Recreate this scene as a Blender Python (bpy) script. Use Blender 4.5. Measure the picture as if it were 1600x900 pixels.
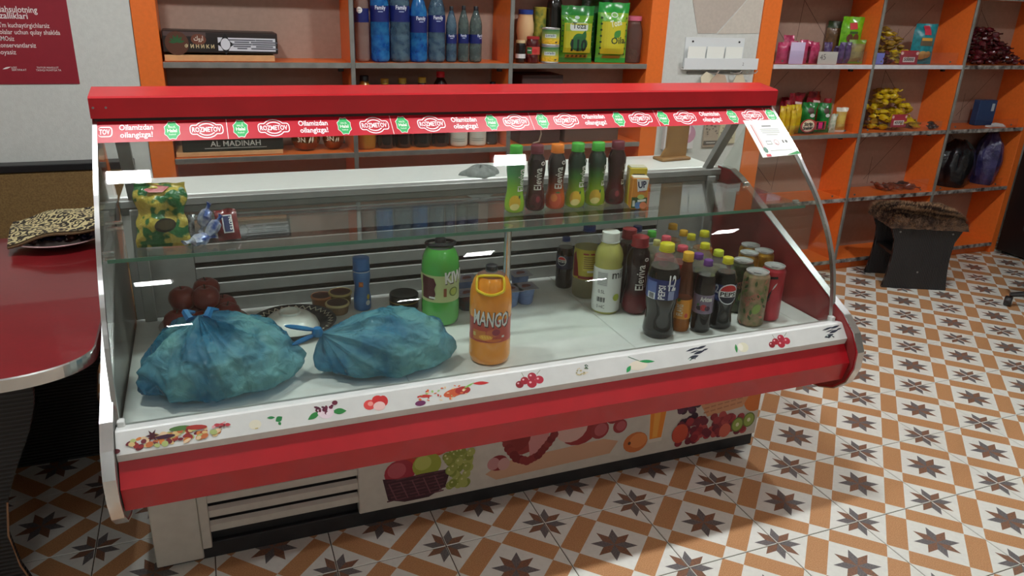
import bpy, math, random
from mathutils import Vector, Matrix, noise as mnoise
random.seed(7)
for o in list(bpy.data.objects): bpy.data.objects.remove(o)
S = bpy.context.scene
COL = S.collection
PI = math.pi
# ---------------------------------------------------------------- camera (photo frame 1600 x 900)
F, PIT, ROL, YAW, CH = 1187.75, .367567, .0382619, -.3893327, 1.6015
T = 1/3
FW = Vector((-math.sin(YAW)*math.cos(PIT), math.cos(YAW)*math.cos(PIT), -math.sin(PIT)))
_r = Vector((math.cos(YAW), math.sin(YAW), 0)); _u = _r.cross(FW)
RT = math.cos(ROL)*_r + math.sin(ROL)*_u
UP = -math.sin(ROL)*_r + math.cos(ROL)*_u
CAM = Vector((0, 0, CH))
cd = bpy.data.cameras.new('camera'); cam = bpy.data.objects.new('camera', cd); COL.objects.link(cam)
cam.matrix_world = Matrix(((RT.x, UP.x, -FW.x, 0), (RT.y, UP.y, -FW.y, 0), (RT.z, UP.z, -FW.z, CH), (0, 0, 0, 1)))
cd.sensor_width = 36; cd.sensor_fit = 'HORIZONTAL'; cd.lens = F*36/1600; cd.clip_start = .05
S.camera = cam
def ray(x, y): return FW + RT*((x-800)/F) - UP*((y-450)/F)
def onz(x, y, z): d = ray(x, y); return CAM + d*((z-CH)/d.z)
def ony(x, y, Y): d = ray(x, y); return CAM + d*(Y/d.y)
def proj(P):
    v = Vector(P)-CAM; z = v.dot(FW); return 800+F*v.dot(RT)/z, 450-F*v.dot(UP)/z
# ---------------------------------------------------------------- world, exposure
w = bpy.data.worlds.new('world'); S.world = w; w.use_nodes = True
w.node_tree.nodes['Background'].inputs[0].default_value = (.8, .85, .9, 1)
w.node_tree.nodes['Background'].inputs[1].default_value = .1
S.view_settings.view_transform = 'Standard'; S.view_settings.look = 'None'
S.view_settings.gamma = 1; S.view_settings.use_curve_mapping = False
S.view_settings.exposure = 1.25
S.cycles.transparent_max_bounces = 40
S.cycles.max_bounces = 10
LAMP_MAIN, LAMP_FRONT, LAMP_BACK = 165, 32, 60      # emission of the ceiling panels by row
# ---------------------------------------------------------------- materials
def lin(c): return tuple(((v/255)/12.92 if v/255 <= .04045 else ((v/255+.055)/1.055)**2.4) for v in c)
MATS = {}
def nodes(name):
    m = bpy.data.materials.new(name); m.use_nodes = True; MATS[name] = m
    nt = m.node_tree; nt.nodes.clear(); out = nt.nodes.new('ShaderNodeOutputMaterial')
    return m, nt, out
def M(name, rgb, rough=.5, metal=0, var=0, scale=40, bump=0, bscale=150, coat=0, rgb2=None, detail=4):
    if name in MATS: return MATS[name]
    m, nt, out = nodes(name); L = nt.links.new
    b = nt.nodes.new('ShaderNodeBsdfPrincipled'); L(b.outputs[0], out.inputs[0])
    c = lin(rgb); b.inputs['Base Color'].default_value = (*c, 1)
    b.inputs['Roughness'].default_value = rough; b.inputs['Metallic'].default_value = metal
    b.inputs['Coat Weight'].default_value = coat
    if var or bump or rgb2:
        tc = nt.nodes.new('ShaderNodeTexCoord')
    if var or rgb2:
        n = nt.nodes.new('ShaderNodeTexNoise'); n.inputs['Scale'].default_value = scale; n.inputs['Detail'].default_value = detail
        L(tc.outputs['Object'], n.inputs['Vector'])
        cr = nt.nodes.new('ShaderNodeValToRGB'); L(n.outputs[0], cr.inputs[0]); L(cr.outputs[0], b.inputs['Base Color'])
        c2 = lin(rgb2) if rgb2 else tuple(min(1, v*(1+var)) for v in c)
        c1 = c if rgb2 else tuple(v*(1-var) for v in c)
        cr.color_ramp.elements[0].position = .35; cr.color_ramp.elements[1].position = .65
        cr.color_ramp.elements[0].color = (*c1, 1); cr.color_ramp.elements[1].color = (*c2, 1)
    if bump:
        n = nt.nodes.new('ShaderNodeTexNoise'); n.inputs['Scale'].default_value = bscale; n.inputs['Detail'].default_value = 3
        L(tc.outputs['Object'], n.inputs['Vector'])
        bp = nt.nodes.new('ShaderNodeBump'); bp.inputs['Strength'].default_value = bump; bp.inputs['Distance'].default_value = .01
        L(n.outputs[0], bp.inputs['Height']); L(bp.outputs[0], b.inputs['Normal'])
    return m
def MG(name, rgb, ior=1.45, boost=1.0):          # thin clear sheet: see-through plus mirror by Fresnel
    m, nt, out = nodes(name); L = nt.links.new
    t = nt.nodes.new('ShaderNodeBsdfTransparent'); t.inputs[0].default_value = (*lin(rgb), 1)
    g = nt.nodes.new('ShaderNodeBsdfGlossy'); g.inputs['Roughness'].default_value = .01
    lw = nt.nodes.new('ShaderNodeLayerWeight'); lw.inputs[0].default_value = .5      # Schlick reflectance, same on both faces
    pw = nt.nodes.new('ShaderNodeMath'); pw.operation = 'POWER'; pw.inputs[1].default_value = 5; L(lw.outputs['Facing'], pw.inputs[0])
    f = nt.nodes.new('ShaderNodeMath'); f.operation = 'MULTIPLY_ADD'; f.inputs[1].default_value = .96; f.inputs[2].default_value = .04; L(pw.outputs[0], f.inputs[0])
    mx = nt.nodes.new('ShaderNodeMixShader')
    L(f.outputs[0], mx.inputs[0]); L(t.outputs[0], mx.inputs[1]); L(g.outputs[0], mx.inputs[2]); L(mx.outputs[0], out.inputs[0])
    return m
def MP(name, rgb, alpha, rough=.15, var=None, scale=14, bump=0, tr=None):   # coloured translucent plastic
    m, nt, out = nodes(name); L = nt.links.new
    t = nt.nodes.new('ShaderNodeBsdfTransparent'); t.inputs[0].default_value = (*[(v*(1-tr)+tr if tr else min(1, v*1.5+.15)) for v in lin(rgb)], 1)
    b = nt.nodes.new('ShaderNodeBsdfPrincipled'); b.inputs['Base Color'].default_value = (*lin(rgb), 1); b.inputs['Roughness'].default_value = rough
    if var:
        tc = nt.nodes.new('ShaderNodeTexCoord'); n = nt.nodes.new('ShaderNodeTexNoise'); n.inputs['Scale'].default_value = scale; n.inputs['Detail'].default_value = 5
        cr = nt.nodes.new('ShaderNodeValToRGB'); L(tc.outputs['Object'], n.inputs[0]); L(n.outputs[0], cr.inputs[0]); L(cr.outputs[0], b.inputs['Base Color'])
        cr.color_ramp.elements[0].position = .38; cr.color_ramp.elements[1].position = .62
        cr.color_ramp.elements[0].color = (*lin(rgb), 1); cr.color_ramp.elements[1].color = (*lin(var), 1)
    if bump:
        tc2 = nt.nodes.new('ShaderNodeTexCoord'); n2 = nt.nodes.new('ShaderNodeTexNoise'); n2.inputs['Scale'].default_value = 26; n2.inputs['Detail'].default_value = 6; n2.inputs['Distortion'].default_value = 1.2
        L(tc2.outputs['Object'], n2.inputs[0]); bp = nt.nodes.new('ShaderNodeBump'); bp.inputs['Strength'].default_value = bump; bp.inputs['Distance'].default_value = .02
        L(n2.outputs[0], bp.inputs['Height']); L(bp.outputs[0], b.inputs['Normal'])
    mx = nt.nodes.new('ShaderNodeMixShader'); mx.inputs[0].default_value = alpha
    L(t.outputs[0], mx.inputs[1]); L(b.outputs[0], mx.inputs[2]); L(mx.outputs[0], out.inputs[0])
    return m
def MR(name, rgb, step, axis='X', rough=.6, stripe=None):      # ribbed sheet: fine relief of parallel ribs
    m, nt, out = nodes(name); L = nt.links.new
    b = nt.nodes.new('ShaderNodeBsdfPrincipled'); L(b.outputs[0], out.inputs[0]); b.inputs['Roughness'].default_value = rough
    tc = nt.nodes.new('ShaderNodeTexCoord'); wv = nt.nodes.new('ShaderNodeTexWave'); wv.bands_direction = axis
    wv.inputs['Scale'].default_value = .314/step; wv.inputs['Distortion'].default_value = .4; wv.inputs['Detail'].default_value = 2
    L(tc.outputs['Object'], wv.inputs[0]); cr = nt.nodes.new('ShaderNodeValToRGB'); L(wv.outputs[1], cr.inputs[0]); L(cr.outputs[0], b.inputs['Base Color'])
    cr.color_ramp.elements[0].color = (*lin(rgb), 1); cr.color_ramp.elements[0].position = .75
    cr.color_ramp.elements[1].color = (*lin(stripe or rgb), 1)
    bp = nt.nodes.new('ShaderNodeBump'); bp.inputs['Strength'].default_value = .6; bp.inputs['Distance'].default_value = .003
    L(wv.outputs[1], bp.inputs['Height']); L(bp.outputs[0], b.inputs['Normal'])
    return m
def MV(name, c1, c2, scale, rough=.8, thr=.5, bump=.4):        # woven ornament / fur-like swirls
    m, nt, out = nodes(name); L = nt.links.new
    b = nt.nodes.new('ShaderNodeBsdfPrincipled'); L(b.outputs[0], out.inputs[0]); b.inputs['Roughness'].default_value = rough
    tc = nt.nodes.new('ShaderNodeTexCoord'); wv = nt.nodes.new('ShaderNodeTexWave'); wv.wave_type = 'RINGS'; wv.inputs['Scale'].default_value = scale
    wv.inputs['Distortion'].default_value = 9; wv.inputs['Detail'].default_value = 1.5; wv.inputs['Detail Scale'].default_value = 1.3
    L(tc.outputs['Object'], wv.inputs[0]); cr = nt.nodes.new('ShaderNodeValToRGB'); L(wv.outputs[1], cr.inputs[0]); L(cr.outputs[0], b.inputs['Base Color'])
    cr.color_ramp.elements[0].position = thr-.08; cr.color_ramp.elements[1].position = thr+.08
    cr.color_ramp.elements[0].color = (*lin(c1), 1); cr.color_ramp.elements[1].color = (*lin(c2), 1)
    bp = nt.nodes.new('ShaderNodeBump'); bp.inputs['Strength'].default_value = bump; bp.inputs['Distance'].default_value = .004
    L(wv.outputs[1], bp.inputs['Height']); L(bp.outputs[0], b.inputs['Normal'])
    return m
def MS(name, c1, c2, scale, freq, rough=.75):                    # scrollwork: rings round scattered centres
    m, nt, out = nodes(name); L = nt.links.new
    b = nt.nodes.new('ShaderNodeBsdfPrincipled'); L(b.outputs[0], out.inputs[0]); b.inputs['Roughness'].default_value = rough
    tc = nt.nodes.new('ShaderNodeTexCoord'); v = nt.nodes.new('ShaderNodeTexVoronoi'); v.inputs['Scale'].default_value = scale; L(tc.outputs['Object'], v.inputs[0])
    n = nt.nodes.new('ShaderNodeTexNoise'); n.inputs['Scale'].default_value = scale*1.6; L(tc.outputs['Object'], n.inputs[0])
    ad = nt.nodes.new('ShaderNodeMath'); ad.operation = 'MULTIPLY_ADD'; ad.inputs[1].default_value = .5; L(n.outputs[0], ad.inputs[0]); L(v.outputs['Distance'], ad.inputs[2])
    mu = nt.nodes.new('ShaderNodeMath'); mu.operation = 'MULTIPLY'; mu.inputs[1].default_value = freq; L(ad.outputs[0], mu.inputs[0])
    sn = nt.nodes.new('ShaderNodeMath'); sn.operation = 'SINE'; L(mu.outputs[0], sn.inputs[0])
    cr = nt.nodes.new('ShaderNodeValToRGB'); L(sn.outputs[0], cr.inputs[0]); L(cr.outputs[0], b.inputs['Base Color'])
    cr.color_ramp.elements[0].position = .0; cr.color_ramp.elements[1].position = .12
    cr.color_ramp.elements[0].color = (*lin(c1), 1); cr.color_ramp.elements[1].color = (*lin(c2), 1)
    return m
def MGR(name, stops, h, rough=.12):                            # vertical gradient print over an object's height h
    m, nt, out = nodes(name); L = nt.links.new
    b = nt.nodes.new('ShaderNodeBsdfPrincipled'); L(b.outputs[0], out.inputs[0]); b.inputs['Roughness'].default_value = rough
    tc = nt.nodes.new('ShaderNodeTexCoord'); sp = nt.nodes.new('ShaderNodeSeparateXYZ'); L(tc.outputs['Object'], sp.inputs[0])
    mp = nt.nodes.new('ShaderNodeMath'); mp.operation = 'DIVIDE'; mp.inputs[1].default_value = h; L(sp.outputs[2], mp.inputs[0])
    cr = nt.nodes.new('ShaderNodeValToRGB'); L(mp.outputs[0], cr.inputs[0]); L(cr.outputs[0], b.inputs['Base Color'])
    while len(cr.color_ramp.elements) < len(stops): cr.color_ramp.elements.new(.5)
    for e, (p, c) in zip(cr.color_ramp.elements, stops): e.position = p; e.color = (*lin(c), 1)
    return m
def C(rgb, rough=.45):                                         # plain printed / plastic colour
    return M('colour_%02x%02x%02x_%d' % (*rgb, int(rough*100)), rgb, rough)
def ME(name, rgb, s):
    m, nt, out = nodes(name); e = nt.nodes.new('ShaderNodeEmission'); e.inputs[0].default_value = (*lin(rgb), 1); e.inputs[1].default_value = s
    nt.links.new(e.outputs[0], out.inputs[0]); return m
# ---------------------------------------------------------------- mesh builder
class MB:
    def __init__(s): s.v = []; s.f = []; s.m = []
    def add(s, vs, fs, mi=0):
        k = len(s.v); s.v += [tuple(p) for p in vs]; s.f += [tuple(i+k for i in f) for f in fs]; s.m += [mi]*len(fs); return s
    def box(s, x0, x1, y0, y1, z0, z1, mi=0, bev=0, xf=None):
        if bev:
            b = min(bev, (x1-x0)/2.01, (y1-y0)/2.01, (z1-z0)/2.01); vs = []; ix = {}
            for i, X in enumerate((x0, x1)):
                for j, Y in enumerate((y0, y1)):
                    for k, Z in enumerate((z0, z1)):
                        dx, dy, dz = (b if i == 0 else -b), (b if j == 0 else -b), (b if k == 0 else -b)
                        for a, p in enumerate(((X, Y+dy, Z+dz), (X+dx, Y, Z+dz), (X+dx, Y+dy, Z))):
                            ix[i, j, k, a] = len(vs); vs.append(p)
            fs = []
            for n in (0, 1):
                fs += [[ix[n, 0, 0, 0], ix[n, 1, 0, 0], ix[n, 1, 1, 0], ix[n, 0, 1, 0]], [ix[0, n, 0, 1], ix[1, n, 0, 1], ix[1, n, 1, 1], ix[0, n, 1, 1]], [ix[0, 0, n, 2], ix[1, 0, n, 2], ix[1, 1, n, 2], ix[0, 1, n, 2]]]
                for o in (0, 1):
                    fs += [[ix[n, o, 0, 0], ix[n, o, 1, 0], ix[n, o, 1, 1], ix[n, o, 0, 1]], [ix[n, 0, o, 0], ix[n, 1, o, 0], ix[n, 1, o, 2], ix[n, 0, o, 2]], [ix[0, n, o, 1], ix[1, n, o, 1], ix[1, n, o, 2], ix[0, n, o, 2]]]
                    for q in (0, 1): fs.append([ix[n, o, q, 0], ix[n, o, q, 1], ix[n, o, q, 2]])
            c = Vector(((x0+x1)/2, (y0+y1)/2, (z0+z1)/2)); g = []
            for f in fs:
                P = [Vector(vs[i]) for i in f]; nn = (P[1]-P[0]).cross(P[2]-P[0]); ce = sum(P, Vector())/len(P)
                g.append(f if nn.dot(ce-c) > 0 else f[::-1])
            fs = g
        else:
            vs = [(x, y, z) for x in (x0, x1) for y in (y0, y1) for z in (z0, z1)]
            fs = [(0, 1, 3, 2), (4, 6, 7, 5), (0, 4, 5, 1), (2, 3, 7, 6), (0, 2, 6, 4), (1, 5, 7, 3)]
        if xf: vs = [xf @ Vector(p) for p in vs]
        return s.add(vs, fs, mi)
    def lathe(s, prof, n=24, c=(0, 0, 0), mi=0, mis=None, caps=True, sx=1, sy=1):
        k = len(s.v); m = len(prof)
        for r, z in prof:
            for i in range(n):
                a = 2*PI*i/n; s.v.append((c[0]+sx*r*math.cos(a), c[1]+sy*r*math.sin(a), c[2]+z))
        for j in range(m-1):
            for i in range(n):
                s.f.append((k+j*n+i, k+j*n+(i+1) % n, k+(j+1)*n+(i+1) % n, k+(j+1)*n+i)); s.m.append(mis[j] if mis else mi)
        if caps:
            s.f.append(tuple(k+i for i in range(n))[::-1]); s.m.append(mis[0] if mis else mi)
            s.f.append(tuple(k+(m-1)*n+i for i in range(n))); s.m.append(mis[-1] if mis else mi)
        return s
    def tube(s, path, r, n=8, mi=0, closed=False, flat=None):
        path = [Vector(p) for p in path]; k = len(s.v); N = len(path)
        for i, p in enumerate(path):
            a = path[(i-1) % N] if (i > 0 or closed) else p; b = path[(i+1) % N] if (i < N-1 or closed) else p
            t = (b-a).normalized(); u = t.cross(Vector((0, 0, 1)))
            if u.length < 1e-3: u = t.cross(Vector((1, 0, 0)))
            u.normalize(); v = u.cross(t); rr = r[i] if isinstance(r, (list, tuple)) else r
            for j in range(n):
                q = 2*PI*j/n; s.v.append(tuple(p+u*(rr*math.cos(q))+v*(rr*(flat or 1)*math.sin(q))))
        for i in range(N if closed else N-1):
            for j in range(n):
                i2 = (i+1) % N
                s.f.append((k+i*n+j, k+i*n+(j+1) % n, k+i2*n+(j+1) % n, k+i2*n+j)); s.m.append(mi)
        if not closed:
            s.f.append(tuple(k+j for j in range(n))[::-1]); s.m.append(mi); s.f.append(tuple(k+(N-1)*n+j for j in range(n))); s.m.append(mi)
        return s
    def prismx(s, prof, x0, x1, mi=0, mis=None, caps=True):      # profile of (y,z), extruded along X
        n = len(prof); vs = [(x0, y, z) for y, z in prof]+[(x1, y, z) for y, z in prof]
        k = len(s.v); s.v += vs
        for i in range(n): s.f.append((k+i, k+(i+1) % n, k+n+(i+1) % n, k+n+i)); s.m.append(mis[i] if mis else mi)
        if caps:
            s.f.append(tuple(k+i for i in range(n))[::-1]); s.m.append(mi); s.f.append(tuple(k+n+i for i in range(n))); s.m.append(mi)
        return s
    def prism(s, poly, f0, f1, mi=0, mie=None):                  # 2D outline mapped by f0 (back) and f1 (front)
        n = len(poly); k = len(s.v); s.v += [tuple(f0(*p)) for p in poly]+[tuple(f1(*p)) for p in poly]
        for i in range(n): s.f.append((k+i, k+(i+1) % n, k+n+(i+1) % n, k+n+i)); s.m.append(mi if mie is None else mie)
        s.f.append(tuple(k+i for i in range(n))[::-1]); s.m.append(mi); s.f.append(tuple(k+n+i for i in range(n))); s.m.append(mi)
        return s
    def mesh(s, name, mats, smooth=False, fix=True):
        me = bpy.data.meshes.new(name); me.from_pydata(s.v, [], s.f)
        for m in (mats if isinstance(mats, (list, tuple)) else [mats]): me.materials.append(m)
        me.polygons.foreach_set('material_index', s.m)
        if fix:
            import bmesh
            bm = bmesh.new(); bm.from_mesh(me); bmesh.ops.recalc_face_normals(bm, faces=bm.faces[:]); bm.to_mesh(me); bm.free()
        if smooth:
            me.polygons.foreach_set('use_smooth', [True]*len(me.polygons))
            try: me.set_sharp_from_angle(angle=math.radians(40 if smooth is True else smooth))
            except Exception: pass
        me.update(); return me
    def build(s, name, mats, parent=None, smooth=False, loc=None, rz=0, fix=True):
        return link(name, s.mesh(name, mats, smooth, fix), parent, loc, rz)
def link(name, me, parent=None, loc=None, rz=0):
    o = bpy.data.objects.new(name, me); COL.objects.link(o); o.parent = parent
    if loc: o.location = loc
    o.rotation_euler.z = rz
    return o
def tag(o, label, cat, group=None):
    o['label'] = label; o['category'] = cat
    if group: o['group'] = group
    return o
def thing(name, label, cat, loc=(0, 0, 0), rz=0, group=None):
    return tag(link(name, None, None, loc, rz), label, cat, group)
def struct(o): o['kind'] = 'structure'; return o
def copy_tree(o, parent=None, loc=None, rz=None, label=None):
    c = o.copy(); COL.objects.link(c); c.parent = parent
    if loc is not None: c.location = loc
    if rz is not None: c.rotation_euler.z = rz
    if label: c['label'] = label
    for ch in [q for q in KIDS.get(o.name, [])] or list(o.children): copy_tree(ch, c)
    return c
KIDS = {}
# ---------------------------------------------------------------- flat prints (lettering, pictures)
_txt = {}
def txt(s, size, bold=0, al='C', xs=1):
    key = (s, bold)
    if key not in _txt:
        cu = bpy.data.curves.new('t', 'FONT'); cu.body = s; cu.resolution_u = 2; cu.offset = bold; cu.size = 1
        o = bpy.data.objects.new('t', cu); COL.objects.link(o); bpy.context.view_layer.update()
        me = bpy.data.meshes.new_from_object(o.evaluated_get(bpy.context.evaluated_depsgraph_get()))
        P = [(v.co.x, v.co.y) for v in me.vertices]; Fs = [tuple(p.vertices) for p in me.polygons]
        bpy.data.objects.remove(o); bpy.data.curves.remove(cu); bpy.data.meshes.remove(me)
        _txt[key] = (P, Fs)
    P, Fs = _txt[key]
    if not P: return ([], [])
    w0, w1 = min(p[0] for p in P), max(p[0] for p in P)
    ox = {'C': (w0+w1)/2, 'L': w0, 'R': w1}[al]
    return [((p[0]-ox)*size*xs, p[1]*size) for p in P], Fs
def fit(s, width, size, bold=0, al='C'):
    P, _ = txt(s, size, bold); w_ = max(p[0] for p in P)-min(p[0] for p in P)
    return txt(s, size, bold, al, width/w_)
def ell(cx, cy, rx, ry, n=16, rot=0):
    c, s_ = math.cos(rot), math.sin(rot)
    return [(cx+c*rx*math.cos(2*PI*i/n)-s_*ry*math.sin(2*PI*i/n), cy+s_*rx*math.cos(2*PI*i/n)+c*ry*math.sin(2*PI*i/n)) for i in range(n)]
def rect(cx, cy, w_, h_, rot=0):
    c, s_ = math.cos(rot), math.sin(rot)
    return [(cx+c*a*w_/2-s_*b*h_/2, cy+s_*a*w_/2+c*b*h_/2) for a, b in ((-1, -1), (1, -1), (1, 1), (-1, 1))]
def rrect(cx, cy, w_, h_, r, n=4):
    out = []
    for q, (sx, sy) in enumerate(((1, -1), (1, 1), (-1, 1), (-1, -1))):
        for i in range(n+1):
            a = -PI/2+q*PI/2+i*PI/2/n; out.append((cx+sx*(w_/2-r)+r*math.cos(a), cy+sy*(h_/2-r)+r*math.sin(a)))
    return out
def leaf(cx, cy, l, w_, rot, n=8):
    pts = [(l*(i/n), w_/2*math.sin(PI*i/n)) for i in range(n+1)]+[(l*(1-i/n), -w_/2*math.sin(PI*i/n)) for i in range(1, n)]
    c, s_ = math.cos(rot), math.sin(rot); return [(cx+c*a-s_*b, cy+s_*a+c*b) for a, b in pts]
def star(cx, cy, r1, r2, n, rot=0):
    return [(cx+(r1 if i % 2 == 0 else r2)*math.cos(rot+PI*i/n), cy+(r1 if i % 2 == 0 else r2)*math.sin(rot+PI*i/n)) for i in range(2*n)]
def _cut(poly, ax, v, keep):
    out = []
    for i in range(len(poly)):
        p, q = poly[i-1], poly[i]; dp, dq = keep*(p[ax]-v), keep*(q[ax]-v)
        if (dp <= 0) != (dq <= 0): t = dp/(dp-dq); out.append((p[0]+t*(q[0]-p[0]), p[1]+t*(q[1]-p[1])))
        if dq <= 0: out.append(q)
    return out
def cells(poly, step):
    n = len(poly); parts = [poly]
    if n > 4:
        sg = [(poly[i][0]-poly[i-1][0])*(poly[(i+1) % n][1]-poly[i][1])-(poly[i][1]-poly[i-1][1])*(poly[(i+1) % n][0]-poly[i][0]) for i in range(n)]
        if min(sg) < -1e-12 and max(sg) > 1e-12:
            c = (sum(p[0] for p in poly)/n, sum(p[1] for p in poly)/n); parts = [[c, poly[i-1], poly[i]] for i in range(n)]
    for ax in (0, 1):
        nxt = []
        for p in parts:
            lo, hi = min(q[ax] for q in p), max(q[ax] for q in p); k = math.floor(lo/step)+1
            while k*step < hi and len(p) > 2:
                a = _cut(p, ax, k*step, 1)
                if len(a) > 2: nxt.append(a)
                p = _cut(p, ax, k*step, -1); k += 1
            if len(p) > 2: nxt.append(p)
        parts = nxt
    return parts
class Print:
    def __init__(s): s.items = []
    def p(s, poly, m): s.items.append((poly, [tuple(range(len(poly)))], m)); return s
    def t(s, tx, m, cx=0, cy=0, rot=0):
        P, Fs = tx; c, q = math.cos(rot), math.sin(rot)
        s.items.append(([(cx+c*a-q*b, cy+q*a+c*b) for a, b in P], Fs, m)); return s
    def build(s, name, parent, fn, e0=.0006, de=.00012, loc=None, rz=0, step=None):
        mb = MB(); mats = []
        for i, (P, Fs, m) in enumerate(s.items):
            if m not in mats: mats.append(m)
            if step:                              # cut into small cells so that it follows a curved wall
                for f in Fs:
                    for cell in cells([P[k] for k in f], step): mb.add([fn(a, b, e0+de*i) for a, b in cell], [tuple(range(len(cell)))], mats.index(m))
                continue
            mb.add([fn(a, b, e0+de*i) for a, b in P], Fs, mats.index(m))
        return mb.build(name, mats, parent, loc=loc, rz=rz, fix=False)
def fy(y0, x0=0, z0=0): return lambda s, t, e: (x0+s, y0-e, z0+t)            # on a wall facing -Y
WHITE = C((236, 236, 232)); BLACK = C((16, 16, 18)); RED = C((200, 24, 40)); GREEN = C((28, 140, 60)); PAPER = C((238, 240, 232), .7)
CHROME = M('chrome', (212, 214, 214), .2, .92, var=.06, scale=20)
STEEL = M('brushed_steel', (150, 152, 150), .35, .8, var=.08)
GLASS = MG('clear_glass', (249, 252, 250))
ACRY = MG('clear_acrylic', (250, 250, 252))
# ================================================================ room
BY = 3.80                                        # back wall
WX0, WX1, WY0, ZC = -2.6, 6.6, -3.4, 2.7
WALLM = M('wall_paint', (206, 208, 202), .75, var=.03, scale=60, bump=.12, bscale=220)
CEILM = M('ceiling_paint', (225, 225, 220), .8, var=.02)
struct(MB().box(WX0-.1, WX1+.1, BY, BY+.1, 0, ZC).build('wall_back', WALLM))
struct(MB().box(WX0-.1, WX0, WY0, BY, 0, ZC).build('wall_left', WALLM))
struct(MB().box(WX1, WX1+.1, WY0, BY, 0, ZC).build('wall_right', WALLM))
struct(MB().box(WX0-.1, WX1+.1, WY0-.1, WY0, 0, ZC).build('wall_front', WALLM))
struct(MB().box(WX0-.1, WX1+.1, WY0-.1, BY+.1, ZC, ZC+.1).build('ceiling', CEILM))
# ---- floor: slab and star-patterned tiles with recessed joints
floor = struct(MB().box(WX0-.1, WX1+.1, WY0-.1, BY+.1, -.1, -.0025).build('floor', M('grout', (84, 76, 62), .9, var=.15, scale=30)))
TM = [M('tile_white', (228, 229, 220), .3, var=.03, scale=60), M('tile_tan', (206, 158, 112), .34, scale=330, rgb2=(178, 126, 82), detail=2),
      M('tile_slate', (92, 92, 96), .34, scale=200, rgb2=(124, 118, 114), detail=3), M('tile_rust', (150, 106, 76), .34, scale=200, rgb2=(112, 86, 76), detail=3)]
def tile_mb(mb, ox, oy):
    h = T/2-.0016
    mb.box(ox-h, ox+h, oy-h, oy+h, -.008, 0, 0, bev=.0012)
    s = T/math.sqrt(2); b = .27*s; q = math.sqrt(.5)
    def uv(u, v, z=.00022): return (ox+(u+v)*q, oy+(v-u)*q, z)
    def clip(poly):                              # keep the print inside the tile face
        hh = h-.0015
        for ax, sg in ((0, 1), (0, -1), (1, 1), (1, -1)):
            out = []; c0 = (ox, oy)[ax]
            for i in range(len(poly)):
                a, c = poly[i-1], poly[i]; da = sg*(a[ax]-c0)-hh; dc = sg*(c[ax]-c0)-hh
                if (da <= 0) != (dc <= 0):
                    t = da/(da-dc); out.append(tuple(a[k]+t*(c[k]-a[k]) for k in range(3)))
                if dc <= 0: out.append(c)
            poly = out
            if len(poly) < 3: return None
        return poly
    def put(poly, mi):
        p = clip(poly)
        if p: mb.add(p, [tuple(range(len(p)))], mi)
    for du, dv in ((s/2, 0), (-s/2, 0)): put([uv(du-b/2, -(s-b)/2), uv(du+b/2, -(s-b)/2), uv(du+b/2, (s-b)/2), uv(du-b/2, (s-b)/2)], 1)
    for du, dv in ((0, s/2), (0, -s/2)): put([uv(-(s-b)/2, dv-b/2), uv((s-b)/2, dv-b/2), uv((s-b)/2, dv+b/2), uv(-(s-b)/2, dv+b/2)], 1)
    for cu, cv in ((0, 0), (s, 0), (-s, 0), (0, s), (0, -s)):
        for k in range(8):
            a = math.radians(22.5+45*k); R_, n_ = .315*s, .165*s
            tip = (cu+R_*math.cos(a), cv+R_*math.sin(a)); l = (cu+n_*math.cos(a-PI/8), cv+n_*math.sin(a-PI/8)); r = (cu+n_*math.cos(a+PI/8), cv+n_*math.sin(a+PI/8))
            put([uv(cu, cv, .0003), uv(*l, .0003), uv(*tip, .0003), uv(*r, .0003)], 2 if k % 2 == 0 else 3)
    return mb
TX0, TY0 = 1.5655, 1.5010                        # a joint crossing, metres
tme = tile_mb(MB(), 0, 0).mesh('tile', TM, fix=False)
far = MB()
for i in range(-13, 16):
    for j in range(-15, 8):
        x, y = TX0+(i+.5)*T, TY0+(j+.5)*T
        if not (WX0-.1 < x-T/2 and x+T/2 < WX1+.1 and y+T/2 < BY+.11 and y-T/2 > WY0-.1): continue
        pts = [proj((x+a*T/2, y+b*T/2, 0)) for a in (-1, 0, 1) for b in (-1, 0, 1)] if y > .9 else []
        if any(-10 < p[0] < 1610 and -10 < p[1] < 910 for p in pts): link('tile', tme, floor, (x, y, 0))
        else: tile_mb(far, x, y)
far.build('tile_field', TM, floor, fix=False)['kind'] = 'stuff'
# ---- ceiling lamps: small square panels
lamp_f = MB().box(-.10, .10, -.07, .07, -.025, 0, bev=.004).mesh('housing', C((230, 230, 228)))
for row, (ly, st) in enumerate(((2.12, LAMP_MAIN), (.44, LAMP_FRONT), (-2.0, LAMP_BACK))):
    em = ME('lamp_row_%d' % row, (250, 253, 255), st)
    dm = MB().box(-.085, .085, -.055, .055, -.029, -.0252).mesh('diffuser', em)
    for lx, w_ in ((-.33, 'above the case end by the table'), (1.45, 'above the middle of the case'), (3.23, 'above the aisle by the stool')):
        if row: w_ = w_.replace('above', 'in line with', 1) if row == 1 else w_.replace('above', 'far behind, in line with', 1)
        t = thing('ceiling_lamp', 'square white ceiling lamp panel '+(w_ if row != 0 else w_+', lighting it'), 'lamp', (lx, ly, ZC), 0, 'ceiling lamp panels')
        link('housing', lamp_f, t); link('diffuser', dm, t)
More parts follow.
